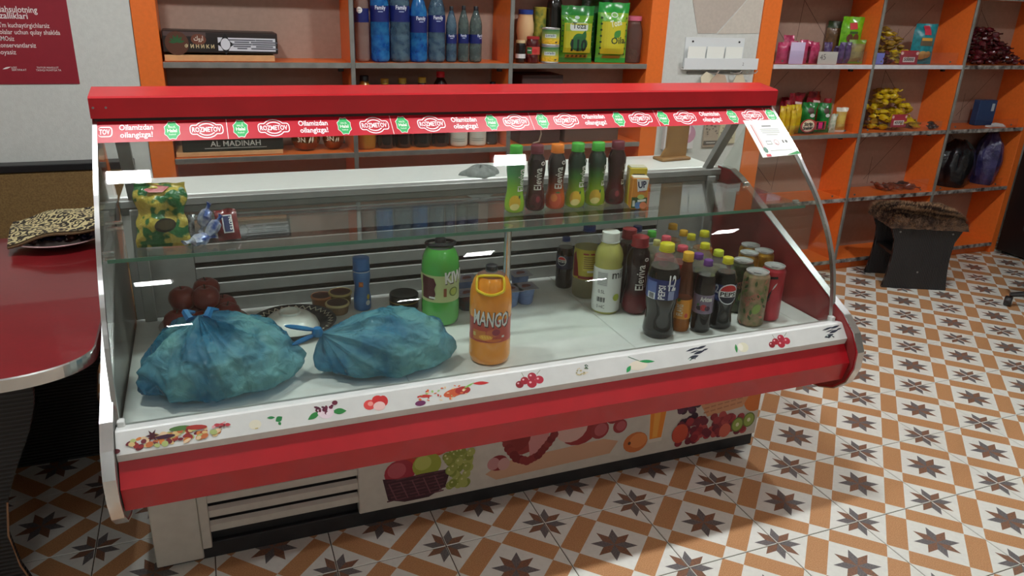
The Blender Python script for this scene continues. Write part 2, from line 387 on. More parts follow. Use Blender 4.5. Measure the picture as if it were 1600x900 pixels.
# ================================================================ shelving along the back wall
ORANGE = M('orange_laminate', (234, 116, 44), .38, var=.04, scale=60)
BACKM = M('back_board', (168, 140, 124), .6, var=.04, scale=50)
EDGE = M('silver_edge_strip', (172, 174, 170), .28, .75, var=.12, scale=18)
EDGEW = M('white_edge_strip', (214, 214, 218), .35, .1, var=.06, scale=20)
EDGEK = M('worn_edge_strip', (188, 184, 178), .4, .2, scale=26, rgb2=(56, 44, 42))
SY = 3.55
SZ = (1.292, .89, .485, .075)
def shelf_unit(name, label, posts, divs, right):
    t = thing(name, label, 'shelving', (0, 0, 0))
    x0, x1 = posts[0][0], posts[1][1]
    for a, b in posts:
        MB().box(a, b, SY, BY-.002, 0, 2.25, bev=.002).build('post', ORANGE, t)
    xs = [posts[0][1]]+list(divs)+[posts[1][0]]
    for d in divs:
        p = MB().box(d-.009, d+.009, SY+.004, BY-.002, 0, 2.25).build('divider', ORANGE, t)
        MB().box(d-.010, d+.010, SY-.006, SY+.004, .06, 2.25, bev=.002).build('edge_strip', EDGE, p)
    for i in range(len(xs)-1):
        a, b = xs[i]+(.0095 if i else .0005), xs[i+1]-(.0095 if i < len(xs)-2 else .0005)
        MB().box(a, b, BY-.012, BY-.003, .0, 2.25).build('back_panel', BACKM, t)
        for k, z in enumerate((1.70,)+SZ):
            p = MB().box(a, b, SY+.003, BY-.0125, z-.022, z).build('shelf', ORANGE, t)
            em = (EDGE if not right else (EDGEW if k <= 1 and i < 2 else EDGEK if (k == 3 or i > 0) else EDGE)) if k < 4 else EDGEK
            MB().box(a, b, SY-.006, SY+.0025, z-.023, z+.0015, bev=.002).build('edge_strip', em, p)
        MB().box(a, b, SY+.03, SY+.045, 0, SZ[3]-.0225).build('kick_board', ORANGE, t)
    return t, xs
SU1, XS1 = shelf_unit('shelving_unit', 'orange shelving unit with silver strips behind the glass display case', ((-.228, -.135), (2.163, 2.265)), (.645, 1.405), False)
SU2, XS2 = shelf_unit('shelving_unit', 'orange shelving unit of sweets with clear lips behind the fur stool', ((2.856, 2.975), (5.145, 5.2)), (3.705, 4.447), True)
# joints of the wall cladding showing in the open bays and clear retaining lips
JM = C((96, 74, 66), .8)
def stripseg(mb, x0, z0, x1, z1, y, w_=.0035):
    d = Vector((x1-x0, 0, z1-z0)); n = Vector((-d.z, 0, d.x)).normalized()*w_/2
    mb.add([(x0-n.x, y, z0-n.z), (x1-n.x, y, z1-n.z), (x1+n.x, y, z1+n.z), (x0+n.x, y, z0+n.z)], [(0, 1, 2, 3)])
for i, (a, b) in enumerate(zip(XS2[:-1], XS2[1:])):
    for k, z in enumerate(SZ[:3]):
        mb = MB(); up = (SZ[k-1]-.03 if k else 1.66); y = BY-.0122; a_, b_ = a+.03, b-.05; w_ = b_-a_
        flip = (k+i) % 2
        for q in (0, .5):
            xa, xb = a_+w_*q, a_+w_*(q+.45)
            if flip: stripseg(mb, xa, z+.05, xb, min(up, z+.05+(xb-xa)), y); stripseg(mb, xa+.04, z+.02, xa+.04, z+.2, y)
            else: stripseg(mb, xa, min(up, z+.05+(xb-xa)), xb, z+.05, y); stripseg(mb, xa-.02, z+.02, xa, up-.02, y)
        mb.build('panel_joint', JM, SU2, fix=False)
        lip = {(0, 0): .075, (1, 0): .075, (2, 0): .0, (0, 1): .06, (1, 1): .06, (2, 1): .06, (0, 2): .06, (1, 2): .09, (2, 2): .06}[i, k]
        if lip:
            p = MB().box(a+.012, b-.06, SY+.003, SY+.006, z+.0002, z+lip).build('clear_lip', ACRY, SU2)
            for x in (a+.06, b-.12): MB().lathe([(.006, 0), (.006, .004)], 8, (0, 0, 0)).build('screw', STEEL, p, loc=(x, SY+.003, z+.02)).rotation_euler.x = PI/2
for (x, k) in ((3.60, 0), (4.35, 0), (3.62, 1), (4.36, 1), (.60, 0), (1.37, 0)):
    MB().box(x-.012, x+.012, SY+.05, SY+.07, SZ[k]-.042, SZ[k]-.0225, bev=.002).build('bracket', BLACK, SU2 if x > 2.5 else SU1)
# ================================================================ the display case
REDM = M('red_enamel', (178, 20, 32), .34, var=.05, scale=14, coat=.15)
WHM = M('white_enamel', (216, 218, 214), .32, var=.03, scale=20)
GREYM = M('grey_metal', (142, 143, 139), .45, .1, var=.06, scale=30)
DKM = M('dark_plinth', (38, 38, 40), .6, var=.2, scale=20)
BASEM = M('cream_panel', (200, 196, 186), .45, var=.04, scale=30)
INM = M('maroon_liner', (140, 52, 52), .25, var=.1, scale=14)
XL, XR = -.27, 1.93
dc = thing('display_case', 'long red and white glass display case of drinks and bags', 'display case')
# base
MB().box(-.24, 1.85, 2.03, 2.52, .012, .40).build('base_body', M('base_dark', (30, 30, 32), .7), dc)
MB().box(-.245, 1.858, 2.012, 2.03, .0, .055, bev=.003).build('plinth', DKM, dc)
MB().box(-.258, -.130, 2.0, 2.0295, .012, .42, bev=.003).build('corner_panel', BASEM, dc)
MB().box(-.1295, -.104, 1.994, 2.0295, .05, .42, bev=.002).build('corner_strip', BASEM, dc)
for k in range(5):
    z = .102+k*.05
    mb = MB(); mb.prismx([(2.0, z), (2.0, z+.023), (2.011, z+.032), (2.0125, z+.031), (2.0025, z+.0225), (2.0025, z)], -.1035, .3295)
    mb.build('louvre_slat', BASEM, dc)
fp = MB().box(.33, 1.855, 1.996, 2.0295, .058, .42, bev=.003).build('printed_panel', BASEM, dc)
MB().box(1.83, 1.858, 2.0297, 2.52, .058, .42).build('side_panel', BASEM, dc)
# red nose and white ledge
MB().prismx([(1.745, .547), (1.735, .547), (1.697, .494), (1.714, .424), (1.745, .412), (2.02, .412), (2.02, .43), (1.76, .43), (1.745, .44)], XL+.002, XR-.002).build('red_bumper', REDM, dc)
led = MB().prismx([(1.822, .600), (1.768, .613), (1.762, .611), (1.728, .569), (1.734, .548), (1.822, .548)], XL+.001, XR-.001).build('ledge', WHM, dc)
for x in (XL+.012, XR-.012): MB().box(x-.008, x+.008, 1.79, 1.812, .6025, .622, bev=.002).build('glass_clip', WHM, led)
# side panels with chrome edging
SP = [(2.545, .985), (2.46, .983), (2.40, .962), (2.23, .873), (2.03, .772), (1.848, .680), (1.765, .642), (1.71, .597), (1.678, .54), (1.678, .48), (1.70, .42), (1.744, .376), (1.81, .348), (1.90, .335), (2.545, .335)]
for sg, x in ((-1, XL), (1, XR)):
    a, b = sorted((x+sg*.002, x+sg*.024))
    p = MB().prismx(SP, a, b).build('side_panel', REDM, dc)
    q = x+sg*.0016
    MB().prismx([(y+.006 if y < 2.5 else y-.003, z-.004 if z > .5 else z+.004) for y, z in SP if True], *sorted((q, q-sg*.0012))).build('inner_liner', INM if sg > 0 else M('grey_liner', (104, 104, 100), .3, var=.08), p)
    mb = MB(); n = len(SP)-1
    for i in range(n-1):
        (y0, z0), (y1, z1) = SP[i], SP[i+1]
        d = Vector((0, y1-y0, z1-z0)).normalized(); nn = Vector((0, -d.z, d.y))
        if nn.y > 0 or (abs(nn.y) < 1e-6 and nn.z < 0): nn = nn
        vs = []
        for (yy, zz) in ((y0, z0), (y1, z1)):
            c = Vector((0, yy, zz))-Vector((0, (yy-2.25), (zz-.6))).normalized()*(-.005)
            for e in (Vector((a-.003, yy, zz)), Vector((b+.003, yy, zz)), Vector((b+.003, c.y, c.z)), Vector((a-.003, c.y, c.z))): vs.append(e)
        mb.add(vs, [(0, 1, 5, 4), (1, 2, 6, 5), (2, 3, 7, 6), (3, 0, 4, 7)])
    mb.build('chrome_edging', CHROME, p, smooth=30)
# deck, rear wall with slats, worktop
DZ, RY = .58, 2.53
for i, (a, b) in enumerate(((XL+.004, .46), (.4615, 1.19), (1.1915, 1.84), (1.8415, XR-.004))):
    MB().box(a, b, 1.79, RY-.001, DZ-.03-.0 if i < 3 else DZ-.03, DZ, bev=.0015).build('deck_tray', WHM, dc)
MB().box(XL+.004, XR-.004, RY+.008, RY+.02, .43, .95).build('rear_backing', C((20, 21, 20), .8), dc)
slots = (.635, .690, .747, .826, .902)
zz = [.5805]+[v for s_ in slots for v in (s_-.0085, s_+.0085)]+[.93]
for i in range(0, len(zz), 2):
    MB().box(-.075, 1.66, RY-.004, RY+.0078, zz[i], zz[i+1], bev=.002).build('rear_slat', GREYM, dc)
for a, b in ((XL+.004, -.0755), (1.6605, XR-.004)): MB().box(a, b, RY-.003, RY+.0078, .5805, .93, bev=.002).build('rear_panel', GREYM, dc)
MB().box(XL+.004, XR-.004, RY-.012, RY+.0205, .9302, .952, bev=.002).build('rear_rail', GREYM, dc)
MB().box(XL+.004, XR-.004, RY-.020, RY+.0205, .9522, .9775, bev=.003).build('rear_rail', GREYM, dc)
MB().box(XL+.004, XR-.004, RY+.021, RY+.27, .955, .980, bev=.003).build('worktop', M('white_worktop', (222, 226, 220), .3, var=.02), dc)
MB().box(XL+.03, XR-.03, RY+.03, RY+.25, .02, .9545).build('rear_cabinet', GREYM, dc)
for i, x in enumerate((XL+.03, XR-.07)):
    mb = MB(); mb.prismx([(RY-.004, .978), (RY+.02, .978), (2.372, 1.268), (2.340, 1.268)], x, x+.035); mb.build('canopy_arm', GREYM, dc)
    MB().box(x, x+.035, RY-.034, RY-.0205, .581, .951, bev=.002).build('rear_upright', GREYM, dc)
# canopy
MB().prismx([(2.262, 1.262), (2.262, 1.314), (2.270, 1.318), (2.372, 1.331), (2.378, 1.326), (2.378, 1.27), (2.30, 1.27), (2.30, 1.262)], XL-.004, XR+.006).build('canopy', REDM, dc)
MB().box(XL+.002, XR-.002, 2.275, 2.36, 1.252, 1.2618).build('canopy_rail', C((48, 30, 32), .4), dc)
for x in (XL+.0, XL+.03): MB().lathe([(.003, 0), (.003, .002)], 8).build('screw', STEEL, dc, loc=(x+.005, 2.262, 1.29)).rotation_euler.x = PI/2
# curved front glass
GP0 = [(1.800, .590), (1.835, .757), (1.887, .877), (1.966, .986), (2.058, 1.077), (2.112, 1.127), (2.245, 1.23), (2.292, 1.262)]
def smoothp(P, n=6):
    out = []
    for i in range(len(P)-1):
        p0, p1, p2, p3 = P[max(i-1, 0)], P[i], P[i+1], P[min(i+2, len(P)-1)]
        for k in range(n):
            t = k/n; out.append(tuple(.5*(2*p1[a]+(p2[a]-p0[a])*t+(2*p0[a]-5*p1[a]+4*p2[a]-p3[a])*t*t+(3*p1[a]-p0[a]-3*p2[a]+p3[a])*t**3) for a in (0, 1)))
    return out+[P[-1]]
GP = smoothp(GP0, 4)
def gpn(i):
    a, b = GP[max(i-1, 0)], GP[min(i+1, len(GP)-1)]; d = Vector((b[0]-a[0], b[1]-a[1])).normalized(); return Vector((-d.y, d.x))
inner = [(y-gpn(i).x*.005, z-gpn(i).y*.005) for i, (y, z) in enumerate(GP)]
MB().prismx(GP+inner[::-1], XL+.004, XR-.004).build('front_glass', GLASS, dc, smooth=30)
for x in (XL, XR):
    mb = MB(); o_ = [(y+gpn(i).x*.003, z+gpn(i).y*.003) for i, (y, z) in enumerate(GP)]; i_ = [(y-gpn(i).x*.012, z-gpn(i).y*.012) for i, (y, z) in enumerate(GP)]
    sg = 1 if x > 0 else -1
    for k in range(len(GP)-1):
        vs = []
        for q in (k, k+1):
            for (yy, zz_) in (o_[q], i_[q]):
                for xx in (x-sg*.008, x+sg*.003): vs.append((xx, yy, zz_))
        mb.add(vs, [(0, 1, 5, 4), (1, 3, 7, 5), (3, 2, 6, 7), (2, 0, 4, 6)])
    mb.build('glass_edging', CHROME, dc, smooth=30)
    gl = [p for p in inner if p[1] > .60]
    eg = [(y+.008, z) for y, z in gl[1:]]+[(2.345, 1.26), (RY-.005, .975), (2.46, .987), (2.40, .966), (2.23, .877), (2.03, .776), (1.848, .684)]
    MB().prismx(eg, *sorted((x-sg*.003, x+sg*.0005))).build('end_glass', GLASS, dc)
# glass shelf with green edge, clips and pole
gs = MB(); gs.box(XL+.012, XR-.012, 2.0125, 2.42, .946, .9548, 0); gs.build('glass_shelf', GLASS, dc)
MB().box(XL+.012, XR-.012, 2.011, 2.0123, .9455, .955).build('shelf_edge', MP('green_glass_edge', (96, 150, 130), .75, .1), dc)
for x, sg in ((XL+.003, 1), (XR-.003, -1)):
    for y in (2.06, 2.34):
        MB().box(*sorted((x, x+sg*.022)), y-.006, y+.006, .9551, .962, bev=.001).build('shelf_clip', CHROME, dc)
        MB().box(*sorted((x, x+sg*.022)), y-.006, y+.006, .938, .9458, bev=.001).build('shelf_clip', CHROME, dc)
pp = onz(797, 532, DZ)
MB().lathe([(.018, 0), (.018, .004), (.0115, .006), (.0115, .362), (.016, .363), (.016, .365)], 16).build('pole', CHROME, dc, smooth=True, loc=(pp.x, pp.y+.05, DZ+.0003))
MB().box(1.86, 1.868, RY-.09, RY-.078, .70, .78, bev=.001).build('latch', CHROME, dc)
MB().box(.05, .22, RY-.0052, RY-.0042, .845, .862).build('name_plate', C((170, 172, 170)), dc)
# ---- sticker strip along the top of the glass
def arc(zv):
    for i in range(len(GP)-1):
        if GP[i][1] <= zv <= GP[i+1][1]:
            t = (zv-GP[i][1])/(GP[i+1][1]-GP[i][1]); return GP[i][0]+t*(GP[i+1][0]-GP[i][0]), gpn(i)*(1-t)+gpn(i+1)*t
    return GP[-1][0], gpn(len(GP)-1)
def fglass(s, t, e):
    y, n = arc(t); return (s, y+n.x*e, t+n.y*e)
ZS0, ZS1 = 1.2065, 1.2515
mb = MB(); k = 40; zsl = [ZS0+(ZS1-ZS0)*i/6 for i in range(7)]
for i, zv in enumerate(zsl):
    for x in (XL+.008, XR-.008): mb.v.append(fglass(x, zv, .0012))
for i in range(6): mb.f.append((2*i, 2*i+1, 2*i+3, 2*i+2)); mb.m.append(0)
stp = mb.build('sticker_strip', M('sticker_red', (186, 14, 38), .45, var=.03), dc, fix=False)
pr = Print(); WS = C((244, 240, 240), .5); GS = C((52, 176, 96), .5); RS = C((186, 14, 38), .45)
zc = (ZS0+ZS1)/2; Yc = arc(zc)[0]
def sx(px): return ony(px, 205-.015*(px-150)/1.0*.9, Yc).x
def logo(px):
    pr = Print(); x = sx(px); hw = .043
    pr.p(ell(x, zc, .031, .0195, 20), WS); pr.p(rrect(x, zc, 2*hw, .022, .008), WS); pr.p(ell(x, zc, .0285, .0172, 20), RS); pr.p(rrect(x, zc, 2*hw-.005, .0175, .006), RS)
    pr.p(ell(x, zc, .024, .0138, 20), WS); pr.p(ell(x, zc, .0205, .0115, 20), RS); pr.p(rrect(x, zc, 2*hw-.008, .0135, .004), RS)
    pr.t(fit('ROZMETOV', 2*hw-.012, .0150, .025), WS, x, zc-.0052); pr.build('logo_print', stp, fglass, e0=.0018, de=.00003, step=.012)
def badge(px):
    pr = Print(); x = sx(px); pr.p(star(x, zc, .0215, .0185, 8, PI/8), WS); pr.p(star(x, zc, .0200, .0172, 8, PI/8), GS)
    pr.t(fit('HALOL', .018, .006), WS, x, zc+.005); pr.t(fit('Halal', .024, .010, .02), WS, x, zc-.004); pr.t(fit('halol', .016, .005), WS, x, zc-.0105); pr.build('badge_print', stp, fglass, e0=.0018, de=.00003, step=.012)
def slogan(px):
    pr = Print(); x = sx(px); pr.t(fit('Oilamizdan', .082, .0165, .02), WS, x, zc+.003); pr.t(fit('oilangizga!', .078, .0165, .02), WS, x, zc-.013); pr.build('slogan_print', stp, fglass, e0=.0018)
for px in (323, 428, 585, 674, 806, 884, 1000, 1069, 1174): logo(px)
for px in (213, 490, 726, 928, 1109): slogan(px)
for px in (269, 376, 538, 629, 768, 847, 966, 1035, 1143, 1203): badge(px)
for px in (355, 612, 830, 1025, 1196): Print().p(rect(sx(px), zc, .0015, ZS1-ZS0-.001), WS).build('seam_line', stp, fglass, e0=.0016, step=.012)
pr = Print(); x = XL+.010; pr.p(rrect(x+.017, zc, .034, .022, .008), WS); pr.p(rrect(x+.0155, zc, .031, .0175, .006), RS); pr.t(fit('TOV', .025, .0150, .025), WS, x+.015, zc-.0052); pr.build('logo_print', stp, fglass, e0=.0018, de=.00003, step=.012)
# ---- prints on the ledge
LA, LB = Vector((0, 1.728, .569)), Vector((0, 1.762, .611)); LD = (LB-LA).normalized(); LN = Vector((0, -LD.z, LD.y))
def fled(s, t, e): p = LA+LD*t+LN*e; return (s, p.y, p.z)
rn = random.Random(3)
def lx(px): return ony(px, 700-.15*(px-180), 1.745).x
def K(*rgb): return C(rgb, .5)
def cherries(p, x, t, k=1):
    for a, b, r, c in ((-.028, -.006, .0085, (140, 20, 34)), (-.014, .001, .009, (160, 26, 44)), (.002, -.008, .0105, (176, 30, 52)), (.006, .008, .0095, (170, 34, 56)), (.022, -.002, .0095, (184, 40, 62))):
        p.p(ell(x+a*k, t+b*k, r*k*1.15, r*k), K(*c)); p.p(ell(x+(a-.003)*k, t+(b+.003)*k, r*k*.3, r*k*.25, 8), K(238, 180, 186))
    p.p(rect(x-.016*k, t+.015*k, .001, .012*k, .3), K(90, 110, 50)); p.p(rect(x+.024*k, t+.016*k, .001, .014*k, -.9), K(90, 110, 50))
def blobs(p, x, t, w_, h_, n, cols, r0, r1):
    for _ in range(n):
        a, b = rn.uniform(-1, 1), rn.uniform(-1, 1)
        p.p(ell(x+a*w_/2, t+b*h_/2*(1-.5*a*a), rn.uniform(r0, r1)*1.4, rn.uniform(r0, r1), 10, rn.uniform(-.5, .5)), K(*rn.choice(cols)))
def ledge_print(name, px, draw):
    p = Print(); x_ = lx(px); draw(p, x_, .027)
    p.items = [([(x_+(a-x_)*1.22, .027+(b-.027)*1.2) for a, b in P], Fs, m) for P, Fs, m in p.items]
    p.build(name, led, fled, e0=.0005, de=.000025)
ledge_print('spice_print', 270, lambda p, x, t: (blobs(p, x-.0, t-.004, .17, .024, 80, [(150, 40, 40), (214, 130, 60), (196, 110, 60), (110, 30, 44), (220, 190, 130), (176, 190, 120), (230, 200, 160)], .003, .006),
    p.p(star(x-.035, t+.006, .013, .005, 6), K(70, 16, 30)), p.p(ell(x+.015, t+.012, .02, .005, 12), K(80, 120, 60)), p.p(ell(x-.012, t, .018, .004, 12), K(60, 20, 50)), p.p(ell(x+.045, t+.009, .02, .005, 12, -.1), K(170, 50, 40)),
    p.p(ell(x-.1, t-.014, .008, .005, 10), K(90, 20, 30)), blobs(p, x+.09, t+.004, .03, .012, 9, [(190, 60, 70), (230, 170, 170), (120, 30, 40)], .002, .004)))
ledge_print('garlic_print', 415, lambda p, x, t: (p.p(ell(x-.02, t-.004, .012, .01), K(226, 222, 200)), p.p(rect(x-.018, t-.012, .006, .002), K(200, 180, 110)), p.p(leaf(x+.004, t+.006, .016, .006, -.1), K(40, 130, 70)), p.p(leaf(x+.02, t-.004, .016, .012, .5), K(36, 130, 66)), p.p(leaf(x+.026, t-.006, .008, .006, -1.2), K(36, 130, 66))))
ledge_print('plum_print', 510, lambda p, x, t: (p.p(leaf(x-.012, t+.002, .03, .012, 3.6), K(40, 130, 60)), p.p(leaf(x+.012, t-.002, .03, .013, -.1), K(40, 130, 60)), p.p(ell(x, t-.002, .016, .013), K(232, 214, 222)), blobs(p, x-.002, t+.004, .036, .022, 16, [(80, 16, 44), (104, 24, 56), (236, 220, 226)], .002, .005), p.p(ell(x+.02, t+.016, .006, .005), K(100, 24, 50))))
ledge_print('tomato_print', 588, lambda p, x, t: (p.p(ell(x-.014, t, .013, .011), K(220, 70, 66)), p.p(ell(x+.004, t+.008, .012, .01), K(206, 40, 40)), p.p(ell(x+.016, t+.004, .01, .012), K(200, 44, 44)), p.p(ell(x+.006, t-.006, .013, .01), K(236, 196, 190)), p.p(ell(x-.012, t+.002, .006, .005), K(236, 150, 140))))
ledge_print('vegetable_print', 703, lambda p, x, t: (p.p(ell(x+.01, t-.002, .026, .009, 16, .12), K(206, 90, 50)), p.p(ell(x+.03, t, .018, .009), K(170, 40, 36)), p.p(leaf(x-.075, t+.002, .035, .007, -.1), K(200, 60, 50)), p.p(leaf(x+.055, t+.012, .04, .008, -.1), K(200, 40, 40)), p.p(leaf(x+.06, t+.014, .03, .004, 3.5), K(130, 190, 90)), p.p(ell(x-.07, t-.014, .012, .006), K(110, 40, 90)), blobs(p, x-.01, t, .13, .03, 30, [(220, 110, 60), (160, 200, 120), (190, 40, 40), (236, 206, 160)], .001, .003)))
ledge_print('cherry_print', 828, lambda p, x, t: cherries(p, x, t-.001))
ledge_print('pineapple_print', 908, lambda p, x, t: (blobs(p, x, t, .03, .02, 26, [(220, 206, 170), (206, 190, 140), (150, 150, 110)], .001, .002), blobs(p, x+.016, t+.010, .014, .01, 9, [(60, 90, 80), (90, 120, 90)], .001, .002)))
ledge_print('mandarin_print', 995, lambda p, x, t: (p.p(ell(x, t-.006, .026, .012), K(232, 222, 202)), p.p(leaf(x+.004, t+.004, .045, .008, -.15), K(30, 150, 80)), p.p(leaf(x-.02, t-.004, .022, .01, 3.9), K(30, 150, 80)), p.p(rect(x-.008, t+.012, .03, .0015, -.5), K(60, 110, 80))))
def fish(p, x, t):
    for a, b, l, w_ in ((-.03, .01, .04, .005), (0, .012, .035, .006), (-.01, 0, .035, .007), (-.03, -.010, .035, .009), (.018, .006, .02, .004), (-.02, .004, .03, .003)): p.p(leaf(x+a, t+b, l, w_, .15), K(38, 44, 60))
    blobs(p, x-.01, t-.010, .03, .008, 8, [(40, 70, 50), (200, 214, 206), (40, 44, 50)], .001, .003)
ledge_print('berry_print', 1087, fish); ledge_print('berry_print', 1297, fish)
ledge_print('apple_print', 1157, lambda p, x, t: (p.p(ell(x+.004, t-.002, .016, .013), K(228, 226, 200)), p.p(ell(x-.004, t, .008, .01), K(240, 238, 222)), p.p(leaf(x-.02, t-.014, .024, .008, 1.4), K(50, 140, 70))))
ledge_print('cherry_print', 1216, lambda p, x, t: cherries(p, x, t-.001))
# ---- pictures on the lower front panel
def px_(px): return ony(px, 690, 1.996).x
fpan = fy(1.996)
def grape_basket(p):
    x0, x1 = px_(596), px_(745); w_ = x1-x0
    for a, b, r, c in ((.30, .255, .05, (190, 60, 50)), (.55, .27, .05, (196, 70, 50)), (.17, .185, .050, (166, 44, 62)), (.14, .195, .030, (190, 84, 96)), (.44, .195, .048, (156, 166, 62)), (.40, .205, .028, (182, 190, 96))): p.p(ell(x0+a*w_*1.05, b, r, r*.95, 18), K(*c))
    p.p(leaf(x0+.26*w_, .235, .06, .03, .3), K(40, 110, 50)); p.p(rect(x0+.45*w_, .24, .003, .02, -.3), K(90, 60, 40))
    p.p([(x0+.0*w_, .172), (x0+.05*w_, .09), (x0+.22*w_, .072), (x0+.48*w_, .072), (x0+.66*w_, .10), (x0+.72*w_, .165), (x0+.4*w_, .166), (x0+.2*w_, .160)], K(62, 30, 42))
    for k in range(7):
        for j in range(6): p.p(rect(x0+(.09+j*.1+.04*(k % 2))*w_, .086+k*.0125, .032, .0055, .06), K(*((100, 56, 66) if (k+j) % 2 else (82, 40, 52))))
    for a in range(5): p.p(rect(x0+(.1+.12*a)*w_, .118, .004, .07, .35), K(118, 72, 80))
    for _ in range(70):
        a, b = rn.uniform(0, 1), rn.uniform(0, 1); c = rn.choice([(150, 160, 76), (170, 178, 96), (132, 146, 62)])
        xx, zz_ = x0+(.80+.40*(a-.5)*(.4+b*.9))*w_, .085+b*.24
        p.p(ell(xx, zz_, .0145, .016, 12), K(*c)); p.p(ell(xx-.004, zz_+.005, .004, .004, 8), K(206, 210, 150))
def sausages(p):
    x0, x1 = px_(764), px_(962); w_ = x1-x0
    p.p([(x0-.01, .115), (x0+.03, .085), (x1-.02, .10), (x1+.01, .145), (x1-.05, .165), (x0+.05, .15)], K(206, 164, 134))
    p.p(ell(x0+.12, .25, .075, .085), K(150, 50, 50)); p.p([(x0+.13, .30), (x0+.20, .32), (x0+.22, .2), (x0+.15, .14)], K(206, 140, 140)); p.p(ell(x0+.10, .24, .05, .06), K(134, 40, 42))
    p.p(ell(x0+.33, .215, .07, .055), K(150, 44, 48)); p.p(ell(x0+.30, .235, .062, .058), K(214, 176, 166)); p.p(ell(x0+.035, .15, .035, .03), K(140, 44, 50)); p.p(ell(x0+.018, .15, .022, .024), K(196, 140, 140)); p.p(ell(x0+.055, .142, .022, .024), K(206, 160, 156))
    for a, b, r in ((.41, .205, .036), (.46, .25, .03), (.49, .205, .028)): p.p(ell(x0+a, b, r, r), K(150, 50, 56)); p.p(ell(x0+a+.004, b, r*.7, r*.7), K(180, 90, 96))
    pts = [(.05, .26), (.07, .2), (.10, .155), (.14, .135), (.18, .15), (.215, .19), (.245, .235)]
    for i in range(len(pts)-1):
        (a, b), (c, d) = pts[i], pts[i+1]
        for t in (0, .33, .66): p.p(ell(x0+a+(c-a)*t, b+(d-b)*t, .0165, .0165, 10), K(*rn.choice([(128, 36, 40), (140, 46, 48), (120, 30, 36)])))
def juice(p):
    xa, xb = px_(976), px_(1040)
    p.p([(xb-.075, .11), (xb-.02, .11), (xb+.002, .40), (xb-.09, .40)], K(214, 208, 196)); p.p([(xb-.072, .125), (xb-.022, .125), (xb-.002, .36), (xb-.087, .36)], K(232, 140, 44)); p.p([(xb-.06, .13), (xb-.04, .13), (xb-.03, .35), (xb-.065, .35)], K(238, 168, 72))
    p.p(ell(xa+.045, .125, .05, .042), K(204, 116, 60)); p.p(ell(xa+.055, .13, .036, .03), K(222, 140, 80)); p.p(ell(xa+.02, .125, .006, .007), K(90, 50, 30))
def fruit_basket(p):
    x0, x1 = px_(1052), px_(1182); w_ = x1-x0
    for _ in range(40): p.p(ell(x0+rn.uniform(.02, .30)*w_, rn.uniform(.14, .33), .015, .015, 10), K(*rn.choice([(66, 30, 56), (84, 36, 66), (52, 24, 46)])))
    for a, b, r, c in ((.55, .29, .045, (222, 150, 50)), (.72, .30, .042, (190, 190, 80)), (.85, .34, .04, (206, 196, 70)), (.35, .27, .035, (160, 180, 80)), (.9, .215, .055, (216, 120, 50)), (.45, .33, .03, (150, 60, 90))): p.p(ell(x0+a*w_, b, r, r, 16), K(*c))
    p.p([(x0+.25*w_, .235), (x0+.85*w_, .265), (x0+.75*w_, .19), (x0+.35*w_, .175)], K(206, 150, 110))
    for k in range(3):
        for j in range(6): p.p(rect(x0+(.33+.075*j)*w_, .195+.018*k+.003*j, .022, .006, .1), K(178, 118, 84))
    for _ in range(80): p.p(ell(x0+rn.uniform(.04, .80)*w_, rn.uniform(.082, .172), .017, .016, 10), K(*rn.choice([(140, 36, 50), (160, 50, 60), (110, 30, 50), (176, 70, 70)])))
    p.p(ell(x0+.06*w_, .125, .035, .04), K(200, 80, 56)); p.p(ell(x0+.58*w_, .10, .026, .03), K(206, 100, 80))
    for a in (.72, .85): p.p(ell(x0+a*w_, .115+.012*(a > .8), .028, .032), K(104, 120, 50)); p.p(ell(x0+a*w_, .115+.012*(a > .8), .023, .027), K(150, 170, 80)); p.p(ell(x0+a*w_, .115+.012*(a > .8), .008, .009, 8), K(226, 226, 190))
    p.p(leaf(x0+.96*w_, .2, .1, .035, 1.2), K(50, 110, 50))
for nm, fn in (('grape_basket_print', grape_basket), ('sausage_print', sausages), ('juice_print', juice), ('fruit_basket_print', fruit_basket)):
    p = Print(); fn(p)
    for it in range(len(p.items)):
        P, Fs, m = p.items[it]; p.items[it] = ([(min(max(a, .335), 1.85), min(max(b, .062), .411)) for a, b in P], Fs, m)
    p.build(nm, fp, fpan, e0=.0004, de=.000012)
# ---- sheet of paper taped to the glass
def bro(a, b): return (XR-.165+a*.150+.012*(1-b)*0, 1.112+b*.098)
mb = MB()
for j in range(9):
    for i in range(5): mb.v.append(fglass(XR-.162+.158*i/4, 1.110+.105*j/8, .0032+.010*max(0, 1-j/3)**2*(i/4)))
for j in range(8):
    for i in range(4): mb.f.append((j*5+i, j*5+i+1, j*5+i+6, j*5+i+5)); mb.m.append(0)
cert = tag(mb.build('paper_certificate', PAPER, None, fix=False), 'white printed sheet with red stripe taped to the glass case corner', 'paper')
p = Print(); GY = C((120, 122, 118), .7)
x0 = XR-.162
for a in (.022, .028): p.p(rect(x0+a, 1.165, .003 if a < .025 else .0012, .075, 0), C((196, 40, 44)))
p.build('stripe_print', cert, lambda s, t, e: fglass(s, t, .0032+e), e0=.0007, step=.01); p = Print()
p.p(rect(x0+.085, 1.197, .04, .003), GY)
for k, (w_, z) in enumerate(((.08, 1.188), (.08, 1.183), (.075, 1.178), (.05, 1.172), (.09, 1.127))): p.p(rect(x0+.09, z, w_, .0014), C((168, 170, 164), .7))
p.p(rect(x0+.058, 1.150, .022, .010), GY); p.p(rect(x0+.058, 1.150, .019, .007), PAPER); p.p(ell(x0+.09, 1.150, .010, .008), C((206, 170, 170), .7)); p.p(ell(x0+.09, 1.150, .008, .0065), PAPER)
p.p(rect(x0+.12, 1.152, .006, .008), GY); p.p(ell(x0+.134, 1.152, .005, .004), GY)
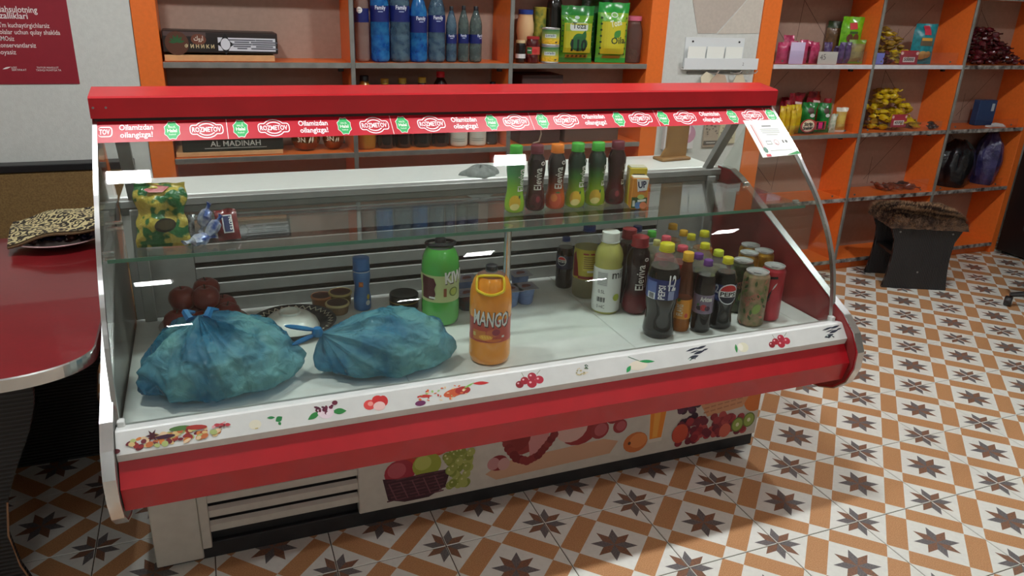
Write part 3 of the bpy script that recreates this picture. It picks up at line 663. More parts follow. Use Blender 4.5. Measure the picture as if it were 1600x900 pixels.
p.p(star(x0+.027, 1.130, .009, .0075, 8), C((30, 100, 70))); p.p(rect(x0+.028, 1.1145, .018, .007), C((190, 40, 50))); p.p([(x0+.10, 1.1112), (x0+.156, 1.1112), (x0+.156, 1.122)], C((40, 140, 70)))
p.build('certificate_print', cert, lambda s, t, e: fglass(s, t, .0032+.010*max(0, 1-(t-1.110)/.105*8/3)**2*((s-x0)/.158)+e), e0=.0007, de=.00003, step=.01)
# ================================================================ bottles, cans and packs
def place(xc, yb, yt, wp, z):
    P = onz(xc, yb, z); dep = (P-CAM).dot(FW); r = wp/2*dep/F
    hv = Vector((P.x, P.y, 0)).normalized(); c = P+hv*r; a, b = 0, 1.2
    for _ in range(40):
        m = (a+b)/2
        if proj((c.x, c.y, z+m))[1] > yt: a = m
        else: b = m
    return Vector((c.x, c.y, z+.0006)), r, a, math.atan2(hv.y, hv.x)-PI/2
def placey(xc, ym, yt, wp, z, Y):                 # on a shelf, centre at depth Y
    P = ony(xc, ym, Y); dep = (P-CAM).dot(FW); r = wp/2*dep/F
    hv = Vector((P.x, P.y, 0)).normalized()
    return Vector((P.x, Y, z+.0006)), r, max(.02, ony(xc, yt, Y).z-z), math.atan2(hv.y, hv.x)-PI/2
SODA = [(.80, 0), (.95, .02), (1, .06), (.97, .12), (.9, .2), (.88, .28), (.98, .36), (1, .42), (1, .66), (.92, .74), (.66, .84), (.42, .90), (.36, .93), (.36, .945)]
STRAIGHT = [(.85, 0), (.97, .02), (1, .06), (1, .68), (.93, .76), (.70, .85), (.42, .91), (.36, .935), (.36, .95)]
ELEV = [(.75, 0), (.98, .03), (1.03, .10), (1.0, .18), (.88, .27), (.80, .36), (.82, .5), (.92, .62), (.92, .72), (.80, .80), (.6, .86), (.52, .885), (.52, .90)]
JUG = [(.80, 0), (.95, .02), (1, .08), (.99, .24), (.96, .30), (.96, .46), (1, .52), (1, .64), (.985, .71), (.93, .79), (.80, .865), (.60, .915), (.38, .942), (.24, .955), (.22, .965)]
WATER = [(.72, 0), (.92, .012), (1, .04), (1, .12), (.97, .13), (1, .14), (1, .30), (.97, .31), (1, .32), (1, .64), (.95, .70), (.70, .81), (.42, .90), (.30, .935), (.28, .955)]
def radf(prof, r, h):
    def f(z):
        q = z/h
        for (a, b), (c, d) in zip(prof[:-1], prof[1:]):
            if b <= q <= d: return r*(a+(c-a)*(q-b)/max(1e-6, d-b))
        return r*prof[-1][0]
    return f
def wrap(rf, z0, a0=0, ex=0):
    def f(s, t, e):
        z = z0+t; R_ = rf(z)+e+ex; a = a0+s/R_; return (R_*math.sin(a), -R_*math.cos(a), z)
    return f
CLEAR = MP('clear_bottle_plastic', (200, 205, 200), .16, .06)
def bottle(name, label, pl, prof, liquid, fill, cap, band=None, group=None, draw=None, upper=None, cat='bottle', capw=1.0, n=28):
    c, r, h, rz = pl
    t = thing(name, label, cat, c, rz, group)
    pr_ = [(a*r, b*h) for a, b in prof]
    zf = fill*h; out = []; mis = []                # split the profile at the fill line
    for (a, b), (c2, d) in zip(pr_[:-1], pr_[1:]):
        out.append((a, b))
        if b < zf < d: mis.append(0); out.append((a+(c2-a)*(zf-b)/(d-b), zf)); mis.append(1)
        else: mis.append(0 if d <= zf else 1)
    out.append(pr_[-1])
    MB().lathe(out, n, mis=mis).build('bottle_body', [liquid, upper or CLEAR], t, smooth=50)
    if fill < .9: MB().lathe([(.001, zf-.0012), (radf(prof, r, h)(zf)*.985, zf-.0008)], n, caps=False).build('liquid_surface', liquid, t)
    if cap:
        ct = prof[-1][0]*r*1.25*capw; z0, z1 = (prof[-1][1]-.012)*h, h
        k = 20; mb = MB(); mb.lathe([(ct*1.06, z0-.004), (ct*1.06, z0-.001)], k, mi=0); mb.lathe([(ct, z0), (ct, z1-.002), (ct*.9, z1)], k)
        mb.build('cap', cap, t, smooth=50)
    rf = radf(prof, r, h)
    lab = None
    if band:
        z0, z1, m = band; N = 6
        lab = MB().lathe([(rf(h*(z0+(z1-z0)*i/N))+.0007, h*(z0+(z1-z0)*i/N)) for i in range(N+1)], n, caps=False).build('label_band', m, t, smooth=60, fix=False)
    if draw: draw(lab or t, rf, r, h)
    return t
def dprint(parent, rf, items, name='label_print'):
    """items: list of callables p -> None, mapped on the bottle wall around the front"""
    p = Print(); items(p); return p.build(name, parent, wrap(rf, 0, 0, .0009), e0=.0004, de=.00006, step=.006)
def col2(rgb): return C(rgb, .3)
COLA = M('cola_liquid', (22, 14, 14), .08, coat=.4); BERRY = M('berry_liquid', (60, 12, 18), .08, coat=.4)
CAPY = C((206, 196, 40), .4); CAPP = C((104, 58, 132), .4); CAPG = C((76, 176, 66), .4); CAPM = C((112, 40, 56), .4); CAPO = C((236, 130, 44), .4)
CAPB = C((34, 62, 130), .4); CAPW = C((226, 226, 222), .4); CAPK = C((196, 74, 90), .4); CAPD = C((24, 26, 34), .4); CAPA = C((222, 170, 50), .4); CAPR = C((150, 40, 50), .4)
PEPB = C((34, 46, 110), .35); AMBER = MP('amber_tea', (176, 104, 30), .75, .08); LEMON = MP('lemonade', (176, 166, 70), .85, .1); CLRL = MP('clear_drink', (180, 176, 150), .35, .06)
def globe(p, x, z, r):
    p.p(ell(x, z, r*1.12, r*1.12, 20), C((230, 232, 240))); p.p(ell(x, z, r, r, 20), C((240, 240, 242)))
    p.p([(x+r*math.cos(a), z+r*math.sin(a)) for a in [PI*(.08+.84*i/10) for i in range(11)]], C((206, 40, 44)))
    p.p([(x+r*math.cos(a), z+r*math.sin(a)) for a in [PI*(1.08+.84*i/10) for i in range(11)]], C((24, 26, 50)))
    p.p(rect(x, z, 2.1*r, .62*r), C((240, 240, 242))); p.t(fit('PEPSI', 1.8*r, .62*r, .03), BLACK, x, z-.22*r)
def d_pepsi(ofs):
    def f(lab, rf, r, h):
        def it(p):
            globe(p, ofs*r, .525*h, .028*h/.22*1.15*.9); p.t(fit('12', .6*r, .04, .03), C((220, 224, 240)), ofs*r-1.25*r, .53*h); p.p(rect(ofs*r-1.25*r, .47*h, .5*r, .014), C((96, 110, 170)))
        dprint(lab, rf, it)
    return f
def d_pepsi_big(lab, rf, r, h):
    def it(p):
        p.p(rect(-.75*r, .535*h, .75*r, .19*h), C((96, 116, 178))); p.p(rect(-.7*r, .475*h, .55*r, .07*h), C((230, 232, 236)))
        for k in range(9): p.p(rect(-.88*r+k*.045*r, .475*h, .018*r*(1+k % 2), .055*h), C((26, 30, 60)))
        p.t(fit('PEPSI', .15*h, .021*h/.22, .02), C((238, 240, 246)), .18*r, .525*h, PI/2)
        p.t(fit('12', .5*r, .055*h/.25, .03), C((238, 240, 246)), .62*r, .55*h); p.p(rect(.55*r, .6*h, .5*r, .006), C((200, 206, 226))); p.p(rect(.6*r, .49*h, .4*r, .03), C((150, 160, 206)))
    dprint(lab, rf, it)
def elev(a0=.5):
    def f(lab, rf, r, h, fruit=None):
        pass
    return f
deck = DZ
# --- on the deck
bottle('drink_bottle', 'large plastic bottle of orange mango drink with yellow carry handle', place(764, 574, 414, 66, deck), JUG, M('mango_drink', (250, 158, 48), .12, coat=.5), .9, CAPD, (.26, .50, C((196, 74, 60), .35)),
    draw=lambda lab, rf, r, h: dprint(lab, rf, lambda p: (p.p(rect(-.55*r, .33*h, .7*r, .1*h), C((214, 130, 60))), p.t(fit('MANGO', 1.86*r, .062*h/.27, .03), C((60, 30, 30)), .02*r+.002, .432*h-.002, -.06), p.t(fit('MANGO', 1.80*r, .058*h/.27, .018), WHITE, .02*r, .435*h, -.06), p.p(ell(.12*r, .36*h, .30*r, .042*h), C((214, 110, 70))), p.p(ell(.3*r, .37*h, .2*r, .035*h), C((150, 40, 66))),
        p.p(ell(-.2*r, .315*h, .34*r, .028*h), C((238, 170, 60))), [p.p(rect((-.36+.13*k)*r, .318*h, .06*r, .03*h, .5), C((246, 196, 90))) for k in range(4)], p.p(rect(-.82*r, .335*h, .16*r, .04*h), C((220, 206, 120))), p.p(rect(.66*r, .32*h, .14*r, .022*h), C((236, 226, 220))), p.p(ell(.2*r, .285*h, .4*r, .015*h), C((226, 120, 60))))))
def handle(bx, r, h, m, zt):
    hp = [(-.3*r, 0), (-.62*r, -.03*h), (-.68*r, -.10*h), (-.6*r, -.13*h), (0, -.15*h), (.55*r, -.13*h), (.62*r, -.10*h), (.56*r, -.03*h), (.3*r, 0)]
    return hp
mg = [o for o in bpy.data.objects if o.get('label', '').startswith('large plastic bottle of orange')][0]
c_, r_, h_, z_ = place(764, 574, 414, 66, deck); rfj = radf(JUG, r_, h_)
hp = [(-.34, .925), (-.62, .90), (-.66, .82), (-.56, .79), (0, .765), (.5, .79), (.6, .82), (.56, .90), (.34, .925), (0, .93)]
def onjug(a, q):
    R_ = rfj(q*h_)+.006; x = a*r_; x = max(-R_*.98, min(R_*.98, x)); return (x, -math.sqrt(max(1e-6, R_*R_-x*x)), q*h_)
MB().tube([onjug(a, q) for a, q in smoothp([(p_[0], p_[1]) for p_ in hp+[hp[0]]], 3)[:-1]], .0042, 6, closed=True).build('carry_handle', C((236, 206, 40)), mg, smooth=True)
kw = bottle('drink_bottle', 'large plastic bottle of green kiwi drink with black carry handle', place(688, 512, 372, 60, deck), JUG, M('kiwi_drink', (84, 172, 74), .12, coat=.5), .9, CAPD, (.30, .62, C((190, 200, 140), .4)),
    draw=lambda lab, rf, r, h: dprint(lab, rf, lambda p: (p.p([(-1.1*r, .34*h), (-.35*r, .33*h), (-.25*r, .40*h), (-.32*r, .46*h), (-.22*r, .52*h), (-.34*r, .59*h), (-1.1*r, .61*h)], C((84, 24, 30))), p.p(rect(-.45*r, .355*h, .35*r, .022*h), WHITE), p.t(fit('KIWI', 1.25*r, .05*h/.27, .05), C((60, 30, 30)), .85*r+.002, .538*h-.002, .05), p.t(fit('KIWI', 1.2*r, .048*h/.27, .04), WHITE, .85*r, .54*h, .05), p.p(ell(.75*r, .42*h, .28*r, .055*h), C((104, 120, 40))), p.p(ell(.75*r, .42*h, .2*r, .042*h), C((170, 180, 80))), p.p(rect(.25*r, .42*h, .16*r, .1*h), C((150, 80, 40))))))
c_, r_, h_, z_ = place(688, 512, 372, 60, deck)
MB().tube([(r_*.75*math.cos(2*PI*i/16), r_*.5*math.sin(2*PI*i/16), h_*.945+.02*r_*math.cos(2*PI*i/16)) for i in range(16)], .005, 6, closed=True).build('carry_handle', CAPD, kw, smooth=True)
bottle('yogurt_bottle', 'small blue drinking yogurt bottle beside the blue bag', place(567, 487, 402, 27, deck), [(.85, 0), (.98, .02), (1, .06), (.98, .25), (.85, .38), (.82, .45), (.95, .58), (1, .66), (.95, .72), (.72, .77), (.72, .79)], M('yogurt_blue', (84, 134, 196), .35, scale=30, rgb2=(64, 110, 176)), 1, C((70, 120, 186), .4), None, upper=C((226, 228, 230)), capw=1.05,
    draw=lambda lab, rf, r, h: (MB().lathe([(1.0*r, .745*h), (1.0*r, .77*h)], 20).build('tamper_ring', CAPW, lab), dprint(lab, rf, lambda p: (p.p(rect(-.1*r, .52*h, .5*r, .10*h), C((196, 96, 40))), p.p(rect(-.1*r, .52*h, .35*r, .06*h), C((224, 140, 70))), p.p(ell(.75*r, .27*h, .2*r, .05*h), C((220, 190, 60))), p.p(ell(.7*r, .16*h, .3*r, .05*h), C((226, 230, 230)))))))
bottle('soda_bottle', 'small dark cola bottle with blue cap against the rear slats', place(880, 452, 370, 27, deck), STRAIGHT, COLA, .8, CAPB, (.40, .66, C((30, 34, 74), .35)), draw=lambda lab, rf, r, h: dprint(lab, rf, lambda p: globe(p, -.4*r, .56*h, .5*r)))
bottle('drink_bottle', 'clear bottle with yellow and red label behind the white milk soda', place(913, 468, 352, 42, deck), STRAIGHT, CLRL, .3, CAPB, (.28, .70, C((206, 190, 60), .35)), upper=CLEAR,
    draw=lambda lab, rf, r, h: dprint(lab, rf, lambda p: (p.p([(-1.2*r, .30*h), (-.6*r, .32*h), (-.75*r, .5*h), (-1.0*r, .66*h), (-1.3*r, .6*h)], C((140, 30, 36))), p.p(rect(.1*r, .31*h, 1.5*r, .04*h), C((150, 40, 40))), p.p(rect(.15*r, .52*h, .9*r, .22*h), C((226, 208, 80))), p.p(rect(-.1*r, .645*h, .4*r, .022*h), C((170, 36, 36))), p.p(rect(.45*r, .645*h, .4*r, .022*h), C((170, 36, 36))), [p.p(rect(.15*r, (.45+.03*k)*h, .8*r, .004), C((150, 120, 40))) for k in range(6)], p.p(rect(.3*r, .40*h, .5*r, .03*h), WHITE))))
bottle('milk_soda_bottle', 'pale yellow milk soda bottle with white label and white cap', place(944, 492, 361, 44, deck), [(.9, 0), (.98, .02), (1, .05), (1, .58), (.95, .61), (1.0, .66), (1.0, .72), (.86, .80), (.6, .86), (.5, .885), (.5, .90)], M('milk_soda', (180, 176, 96), .14, coat=.4), .99, CAPW, (.03, .575, C((224, 226, 222), .4)),
    draw=lambda lab, rf, r, h: dprint(lab, rf, lambda p: (p.t(txt('milkis', .042, .01, 'L'), C((40, 36, 32)), .35*r, .46*h), p.p(rect(-.35*r, .45*h, .8*r, .18*h), C((206, 208, 206))), [p.p(rect(-.35*r, (.38+.02*k)*h, .7*r, .003), C((150, 150, 150))) for k in range(8)], p.t(fit('0.5L', .5*r, .018), C((80, 80, 80)), -.35*r, .27*h), [p.p(rect((-.65+.07*k)*r, .19*h, (.02+.02*(k % 3))*r, .06*h), C((60, 60, 60))) for k in range(9)], p.t(fit('0 +4C', .6*r, .018), C((80, 80, 80)), -.35*r, .08*h), p.p(ell(.8*r, .22*h, .28*r, .045*h), C((170, 180, 60))))))
# dark berry bottles
def d_ele(a=.15, sz=.9, fruit=None):
    def f(lab, rf, r, h):
        def it(p):
            if fruit: fruit(p, r, h)
            p.t(fit('Eleviva', .34*h, .034*h/.2*sz, .012), C((230, 228, 222)), a*r*1.2+.008, .50*h, PI/2)
            p.p(ell(a*r*1.2+.012, .735*h, .008, .006, 12), C((230, 228, 222))); p.p(ell(a*r*1.2+.012, .735*h, .0055, .004, 12), C((70, 60, 60)))
            p.p(rect(a*r*1.2+.016, .44*h, .0012, .16*h), C((230, 228, 222)))
        dprint(lab, rf, it)
    return f
bottle('juice_bottle', 'dark red pomegranate juice bottle half behind the white milk soda', place(973, 476, 357, 34, deck), ELEV, BERRY, .82, CAPR, None)
bottle('juice_bottle', 'dark red pomegranate juice bottle with vertical white lettering on the deck', place(989, 493, 369, 40, deck), ELEV, MGR('pomegranate_sleeve', [(0, (110, 20, 30)), (.3, (92, 20, 28)), (.42, (52, 26, 30)), (1, (36, 22, 24))], .21), 1, CAPR, None, draw=d_ele(.35))
bottle('soda_bottle', 'big dark cola bottle with turned label and yellow cap in front row', place(1026, 531, 380, 50, deck), SODA, COLA, .76, CAPY, (.44, .655, PEPB), draw=d_pepsi_big)
bottle('tea_bottle', 'slim peach iced tea bottle with orange label and orange cap', place(1061, 519, 394, 28, deck), [(.9, 0), (1, .03), (1, .1), (.96, .14), (1, .18), (1, .40), (.92, .5), (.84, .62), (.72, .74), (.5, .85), (.46, .9), (.46, .92)], AMBER, .42, CAPA, (.17, .42, C((228, 150, 40), .35)), upper=MP('pale_amber', (150, 96, 70), .4, .06),
    draw=lambda lab, rf, r, h: dprint(lab, rf, lambda p: (p.t(fit('FLAVIS', .15*h, .022*h/.2, .02), C((240, 226, 200)), .1*r, .29*h, PI/2), p.p(ell(.55*r, .22*h, .2*r, .03*h), C((206, 70, 60))), p.p(leaf(-.8*r, .4*h, .02, .01, .4), C((80, 110, 40))))))
bottle('tea_bottle', 'dark berry iced tea bottle with purple cap in front row', place(1092, 521, 406, 31, deck), STRAIGHT, M('dark_tea', (28, 18, 18), .08, coat=.4), .80, CAPP, (.28, .545, C((132, 116, 140), .35)),
    draw=lambda lab, rf, r, h: dprint(lab, rf, lambda p: (p.t(fit('Arktea', 1.25*r, .022, .03), WHITE, .3*r, .46*h), p.p(ell(-.35*r, .36*h, .3*r, .03*h), C((30, 24, 36))), p.p(ell(.1*r, .37*h, .32*r, .045*h), C((190, 60, 66))), p.p(ell(.5*r, .36*h, .28*r, .035*h), C((60, 30, 60))), p.p(leaf(-.6*r, .39*h, .012, .008, .8), C((60, 120, 60))))))
bottle('soda_bottle', 'dark cola bottle with round red white and blue emblem, yellow cap', place(1122, 516, 402, 36, deck), SODA, COLA, .80, CAPY, (.42, .65, PEPB), draw=d_pepsi(.5))
# second and third rows behind, mostly caps and shoulders in view
back = [('tea_bottle', 'amber tea bottle with mustard yellow cap at the back of the deck', 1040, 470, 350, 30, AMBER, CAPA), ('tea_bottle', 'pale tea bottle with ochre cap behind the pink capped bottle', 1056, 470, 360, 28, CLRL, CAPA),
        ('water_bottle', 'clear bottle with bright yellow cap behind the orange tea', 1067, 482, 366, 28, CLRL, CAPY), ('tea_bottle', 'amber tea bottle with bright yellow cap beside the dark rear corner', 1087, 473, 361, 32, AMBER, CAPY),
        ('drink_bottle', 'clear bottle with blue cap behind the pomegranate juice', 986, 470, 353, 30, CLRL, CAPB), ('drink_bottle', 'clear bottle with lime green cap behind the pomegranate juice', 1007, 478, 361, 30, CLRL, CAPG),
        ('drink_bottle', 'clear bottle with small pale yellow cap among the back row', 1015, 486, 375, 24, CLRL, C((206, 196, 120))), ('drink_bottle', 'pink drink bottle with tall pink cap beside the cola', 1027, 498, 369, 32, MP('pink_drink', (176, 60, 70), .6, .08), CAPK),
        ('drink_bottle', 'pink drink bottle with wide pink cap behind the cola', 1054, 510, 384, 36, MP('pink_drink_pale', (186, 80, 84), .5, .08), CAPK), ('tea_bottle', 'berry tea bottle with purple cap behind the front one', 1078, 505, 396, 32, COLA, CAPP),
        ('water_bottle', 'clear soda bottle with lemon yellow cap between tea bottles', 1088, 495, 380, 32, CLRL, CAPY), ('water_bottle', 'clear soda bottle with yellow green cap behind the emblem cola', 1108, 505, 391, 34, CLRL, C((186, 196, 50)))]
PLACED = []
def note(pl): PLACED.append((pl[0].x, pl[0].y, pl[1])); return pl
def free(x, yb, yt, wp, z):
    while True:
        pl = place(x, yb, yt, wp, z); c, r = pl[0], pl[1]
        if yb < 452 or all((c.x-a)**2+(c.y-b)**2 > (r+q+.002)**2 for a, b, q in PLACED): return note(pl)
        yb -= 1.5
for o in bpy.data.objects:
    if o.type == 'EMPTY' and 'bottle' in o.name and abs(o.location.z-deck) < .01:
        b_ = [k for k in o.children if k.name.startswith('bottle_body')][0]; PLACED.append((o.location.x, o.location.y, max(v.co.x for v in b_.data.vertices)))
for nm, lb, x, yb, yt, wp, liq, cp in sorted(back, key=lambda q: -q[4]):
    bottle(nm, lb, free(x, yb, yt, wp, deck), STRAIGHT, liq, .76, cp, None, n=20)
# cans
CANP = [(.80, 0), (.84, .006), (1, .04), (1, .90), (.96, .93), (.86, .955), (.86, .97)]
ALU = M('can_lid_aluminium', (206, 208, 208), .3, .6)
def can(label, pl, m, draw=None, group=None):
    c, r, h, rz = pl; t = thing('drink_can', label, 'can', c, rz, group)
    MB().lathe([(a*r, b*h) for a, b in CANP], 28).build('can_body', m, t, smooth=50)
    l = MB().lathe([(.86*r, .9702*h), (.88*r, h), (.82*r, h), (.78*r, .978*h), (.001, .978*h)], 28, caps=False).build('lid', ALU, t, smooth=30, fix=False)
    MB().lathe([(.3*r, 0), (.3*r, .0015)], 14, sx=1.3, sy=.8).build('pull_tab', ALU, l, loc=(.05*r, -.15*r, .979*h))
    MB().lathe([(.25*r, 0), (.25*r, .0005)], 14, sx=1.2, sy=.9).build('opening', C((40, 40, 42)), l, loc=(.0, -.5*r, .9785*h))
    if draw: draw(t, radf(CANP, r, h), r, h)
    return t
def d_moxito(lab, rf, r, h):
    rr = random.Random(5)
    def it(p):
        for _ in range(26): p.p(leaf(rr.uniform(-1.3, 1.3)*r, rr.uniform(.1, .85)*h, .5*r, .2*r, rr.uniform(0, 6)), C(rr.choice([(80, 110, 56), (196, 130, 110), (120, 140, 80), (70, 90, 50)])))
        p.p(ell(.35*r, .36*h, .3*r, .1*h, 14, -.5), C((150, 170, 90))); p.t(fit('JOXITO', 1.3*r, .03, .03), C((196, 120, 106)), .0, .5*h, .5)
    dprint(lab, rf, it)
can('tall olive and pink patterned can with slanting lettering, front of the cans', free(1170, 512, 423, 40, deck), M('can_olive', (184, 144, 120), .35, .2, scale=50, rgb2=(132, 128, 88)), d_moxito)
can('tall red energy drink can with black streak mark', free(1196, 503, 414, 36, deck), M('can_red', (186, 54, 66), .3, .4, var=.1), lambda lab, rf, r, h: dprint(lab, rf, lambda p: (p.p(rect(0, .82*h, .9*r, .045*h, .1), BLACK), [p.p(leaf(-.5*r+.1*r*k, (.3+.05*k)*h, .9*r, .10*r, .9+.1*k), BLACK) for k in range(4)], p.p(leaf(.1*r, .6*h, .8*r, .12*r, 1.1), C((226, 220, 220))))))
can('tall dark green patterned can behind the olive one', free(1149, 490, 406, 34, deck), M('can_green', (96, 98, 70), .35, .3, scale=40, rgb2=(52, 48, 40)), d_moxito)
for i, (x, yb, yt) in enumerate(((1158, 478, 394), (1181, 475, 391), (1161, 468, 382))):
    can(['gold can touching the dark green can', 'gold can standing free on the right of the gold ones', 'gold can at the very back of the cans'][i].replace('on the right of the gold ones', 'behind the red energy can'), free(x, yb, yt, 32, deck), M('can_gold', (206, 156, 50), .3, .6, scale=30, rgb2=(120, 80, 30)), None)
# --- on the glass shelf
SZG = .955
def mang(p, r, h): p.p(ell(.05*r, .16*h, .62*r, .115*h, 20, -.15), C((214, 170, 50))); p.p(ell(.05*r, .10*h, .5*r, .05*h, 16, .25), C((232, 214, 140))); p.p(leaf(.5*r, .22*h, .4*r, .2*r, 1.4), C((36, 70, 40)))
def pome(p, r, h): p.p(ell(.05*r, .15*h, .66*r, .125*h, 20), C((76, 22, 28))); p.p(ell(.3*r, .19*h, .22*r, .05*h, 12), C((140, 50, 60))); p.p(ell(-.2*r, .08*h, .3*r, .03*h, 12), C((50, 14, 18)))
def peach(p, r, h): p.p(ell(.05*r, .155*h, .66*r, .12*h, 20), C((206, 84, 54))); p.p(ell(-.1*r, .19*h, .35*r, .06*h, 16), C((226, 130, 70))); p.p(leaf(.0, .27*h, .6*r, .2*r, 0), C((76, 110, 60)))
GRS = [(0, (150, 170, 40)), (.25, (150, 180, 40)), (.5, (70, 130, 50)), (.68, (28, 60, 44)), (.9, (26, 44, 38))]
gm = MGR('green_sleeve', GRS, .2); gm2 = MGR('light_green_sleeve', [(0, (160, 190, 60)), (.4, (130, 180, 60)), (.6, (80, 150, 90)), (.9, (50, 90, 70))], .2)
bm = MGR('dark_berry_sleeve', [(0, (70, 20, 26)), (.4, (70, 32, 30)), (.6, (46, 26, 28)), (.9, (36, 26, 28))], .2); om = MGR('peach_sleeve', [(0, (190, 76, 44)), (.25, (200, 90, 40)), (.45, (110, 50, 34)), (.6, (50, 34, 34)), (.9, (40, 34, 34))], .2)
bm2 = MGR('plum_sleeve', [(0, (100, 26, 40)), (.3, (90, 28, 38)), (.5, (66, 32, 34)), (.9, (52, 32, 34))], .2)
for x, yb, yt, m, cp, fr, a, lb in ((803, 334, 227, gm2, CAPG, mang, .7, 'light green mango juice bottle at the end of the glass shelf row'), (835, 331, 226, bm, CAPM, pome, .3, 'dark pomegranate juice bottle with maroon cap between green and orange caps'), (866, 328, 225, om, CAPO, peach, .35, 'peach juice bottle with orange cap on glass shelf'),
                             (897, 326, 223, gm, CAPG, mang, .75, 'dark green mango juice bottle beside the orange capped bottle'), (928, 323, 222, gm, CAPG, mang, .95, 'dark green mango juice bottle beside the plum coloured bottle'), (958, 321, 220, bm2, CAPM, pome, 1.0, 'plum coloured juice bottle with maroon cap beside the juice boxes')):
    bottle('juice_bottle', lb, place(x, yb, yt, 30.5, SZG), ELEV, m, 1, cp, None, draw=d_ele(a, 1, fr))
def pbox(name, label, pl, w_, d_, m, draw, rz=None, cat='juice box', group=None, top=None, part='carton'):
    c, r, h, a = pl; t = thing(name, label, cat, c, a if rz is None else rz, group)
    MB().box(-w_/2, w_/2, 0, d_, 0, h, bev=.002).build(part, m, t)
    if top: MB().box(-w_/2+.002, w_/2-.002, .002, d_-.002, h+.0002, h+.003, bev=.001).build('top_fold', top, t)
    if draw:
        p = Print(); draw(p, w_, h); p.build('carton_print', t, fy(0), e0=.0006, de=.0001)
    return t
pbox('juice_carton', 'yellow juice carton with dark green badge behind the smaller carton', place(993, 325, 263, 30, SZG), .058, .045, C((214, 186, 50), .4), lambda p, w_, h: (p.p(rrect(0, .78*h, .046, .018, .006), C((24, 40, 24))), p.p(rect(0, .78*h, .036, .005), C((220, 220, 200))), p.p(ell(-.01, .2*h, .016, .02), C((60, 80, 40))), p.p(ell(.005, .5*h, .02, .012), C((226, 170, 130)))), rz=-.25, top=C((200, 196, 170)))
pbox('juice_carton', 'small orange and green juice carton with white and blue logo', place(997, 331, 279, 34, SZG), .055, .04, C((218, 140, 50), .4), lambda p, w_, h: (p.p(rect(0, .2*h, w_-.003, .36*h), C((56, 84, 40))), p.p([(-.014, .98*h), (.026, .96*h), (.022, .62*h), (-.008, .56*h)], C((232, 232, 236))), p.t(fit('UP', .028, .03, .04), C((30, 34, 80)), .007, .70*h, .15), p.t(fit('nectar', .024, .008, .03), C((190, 50, 80)), .008, .56*h), p.p(ell(.004, .40*h, .012, .008), C((190, 206, 120))), p.p(rect(.008, .28*h, .028, .008, .15), WHITE), p.p(ell(-.004, .12*h, .01, .012), C((90, 130, 190))), p.p(ell(.014, .12*h, .012, .012), C((226, 130, 90))), p.p(rect(-.018, .18*h, .008, .02), C((210, 214, 206)))), rz=-.3, top=C((214, 206, 190)))
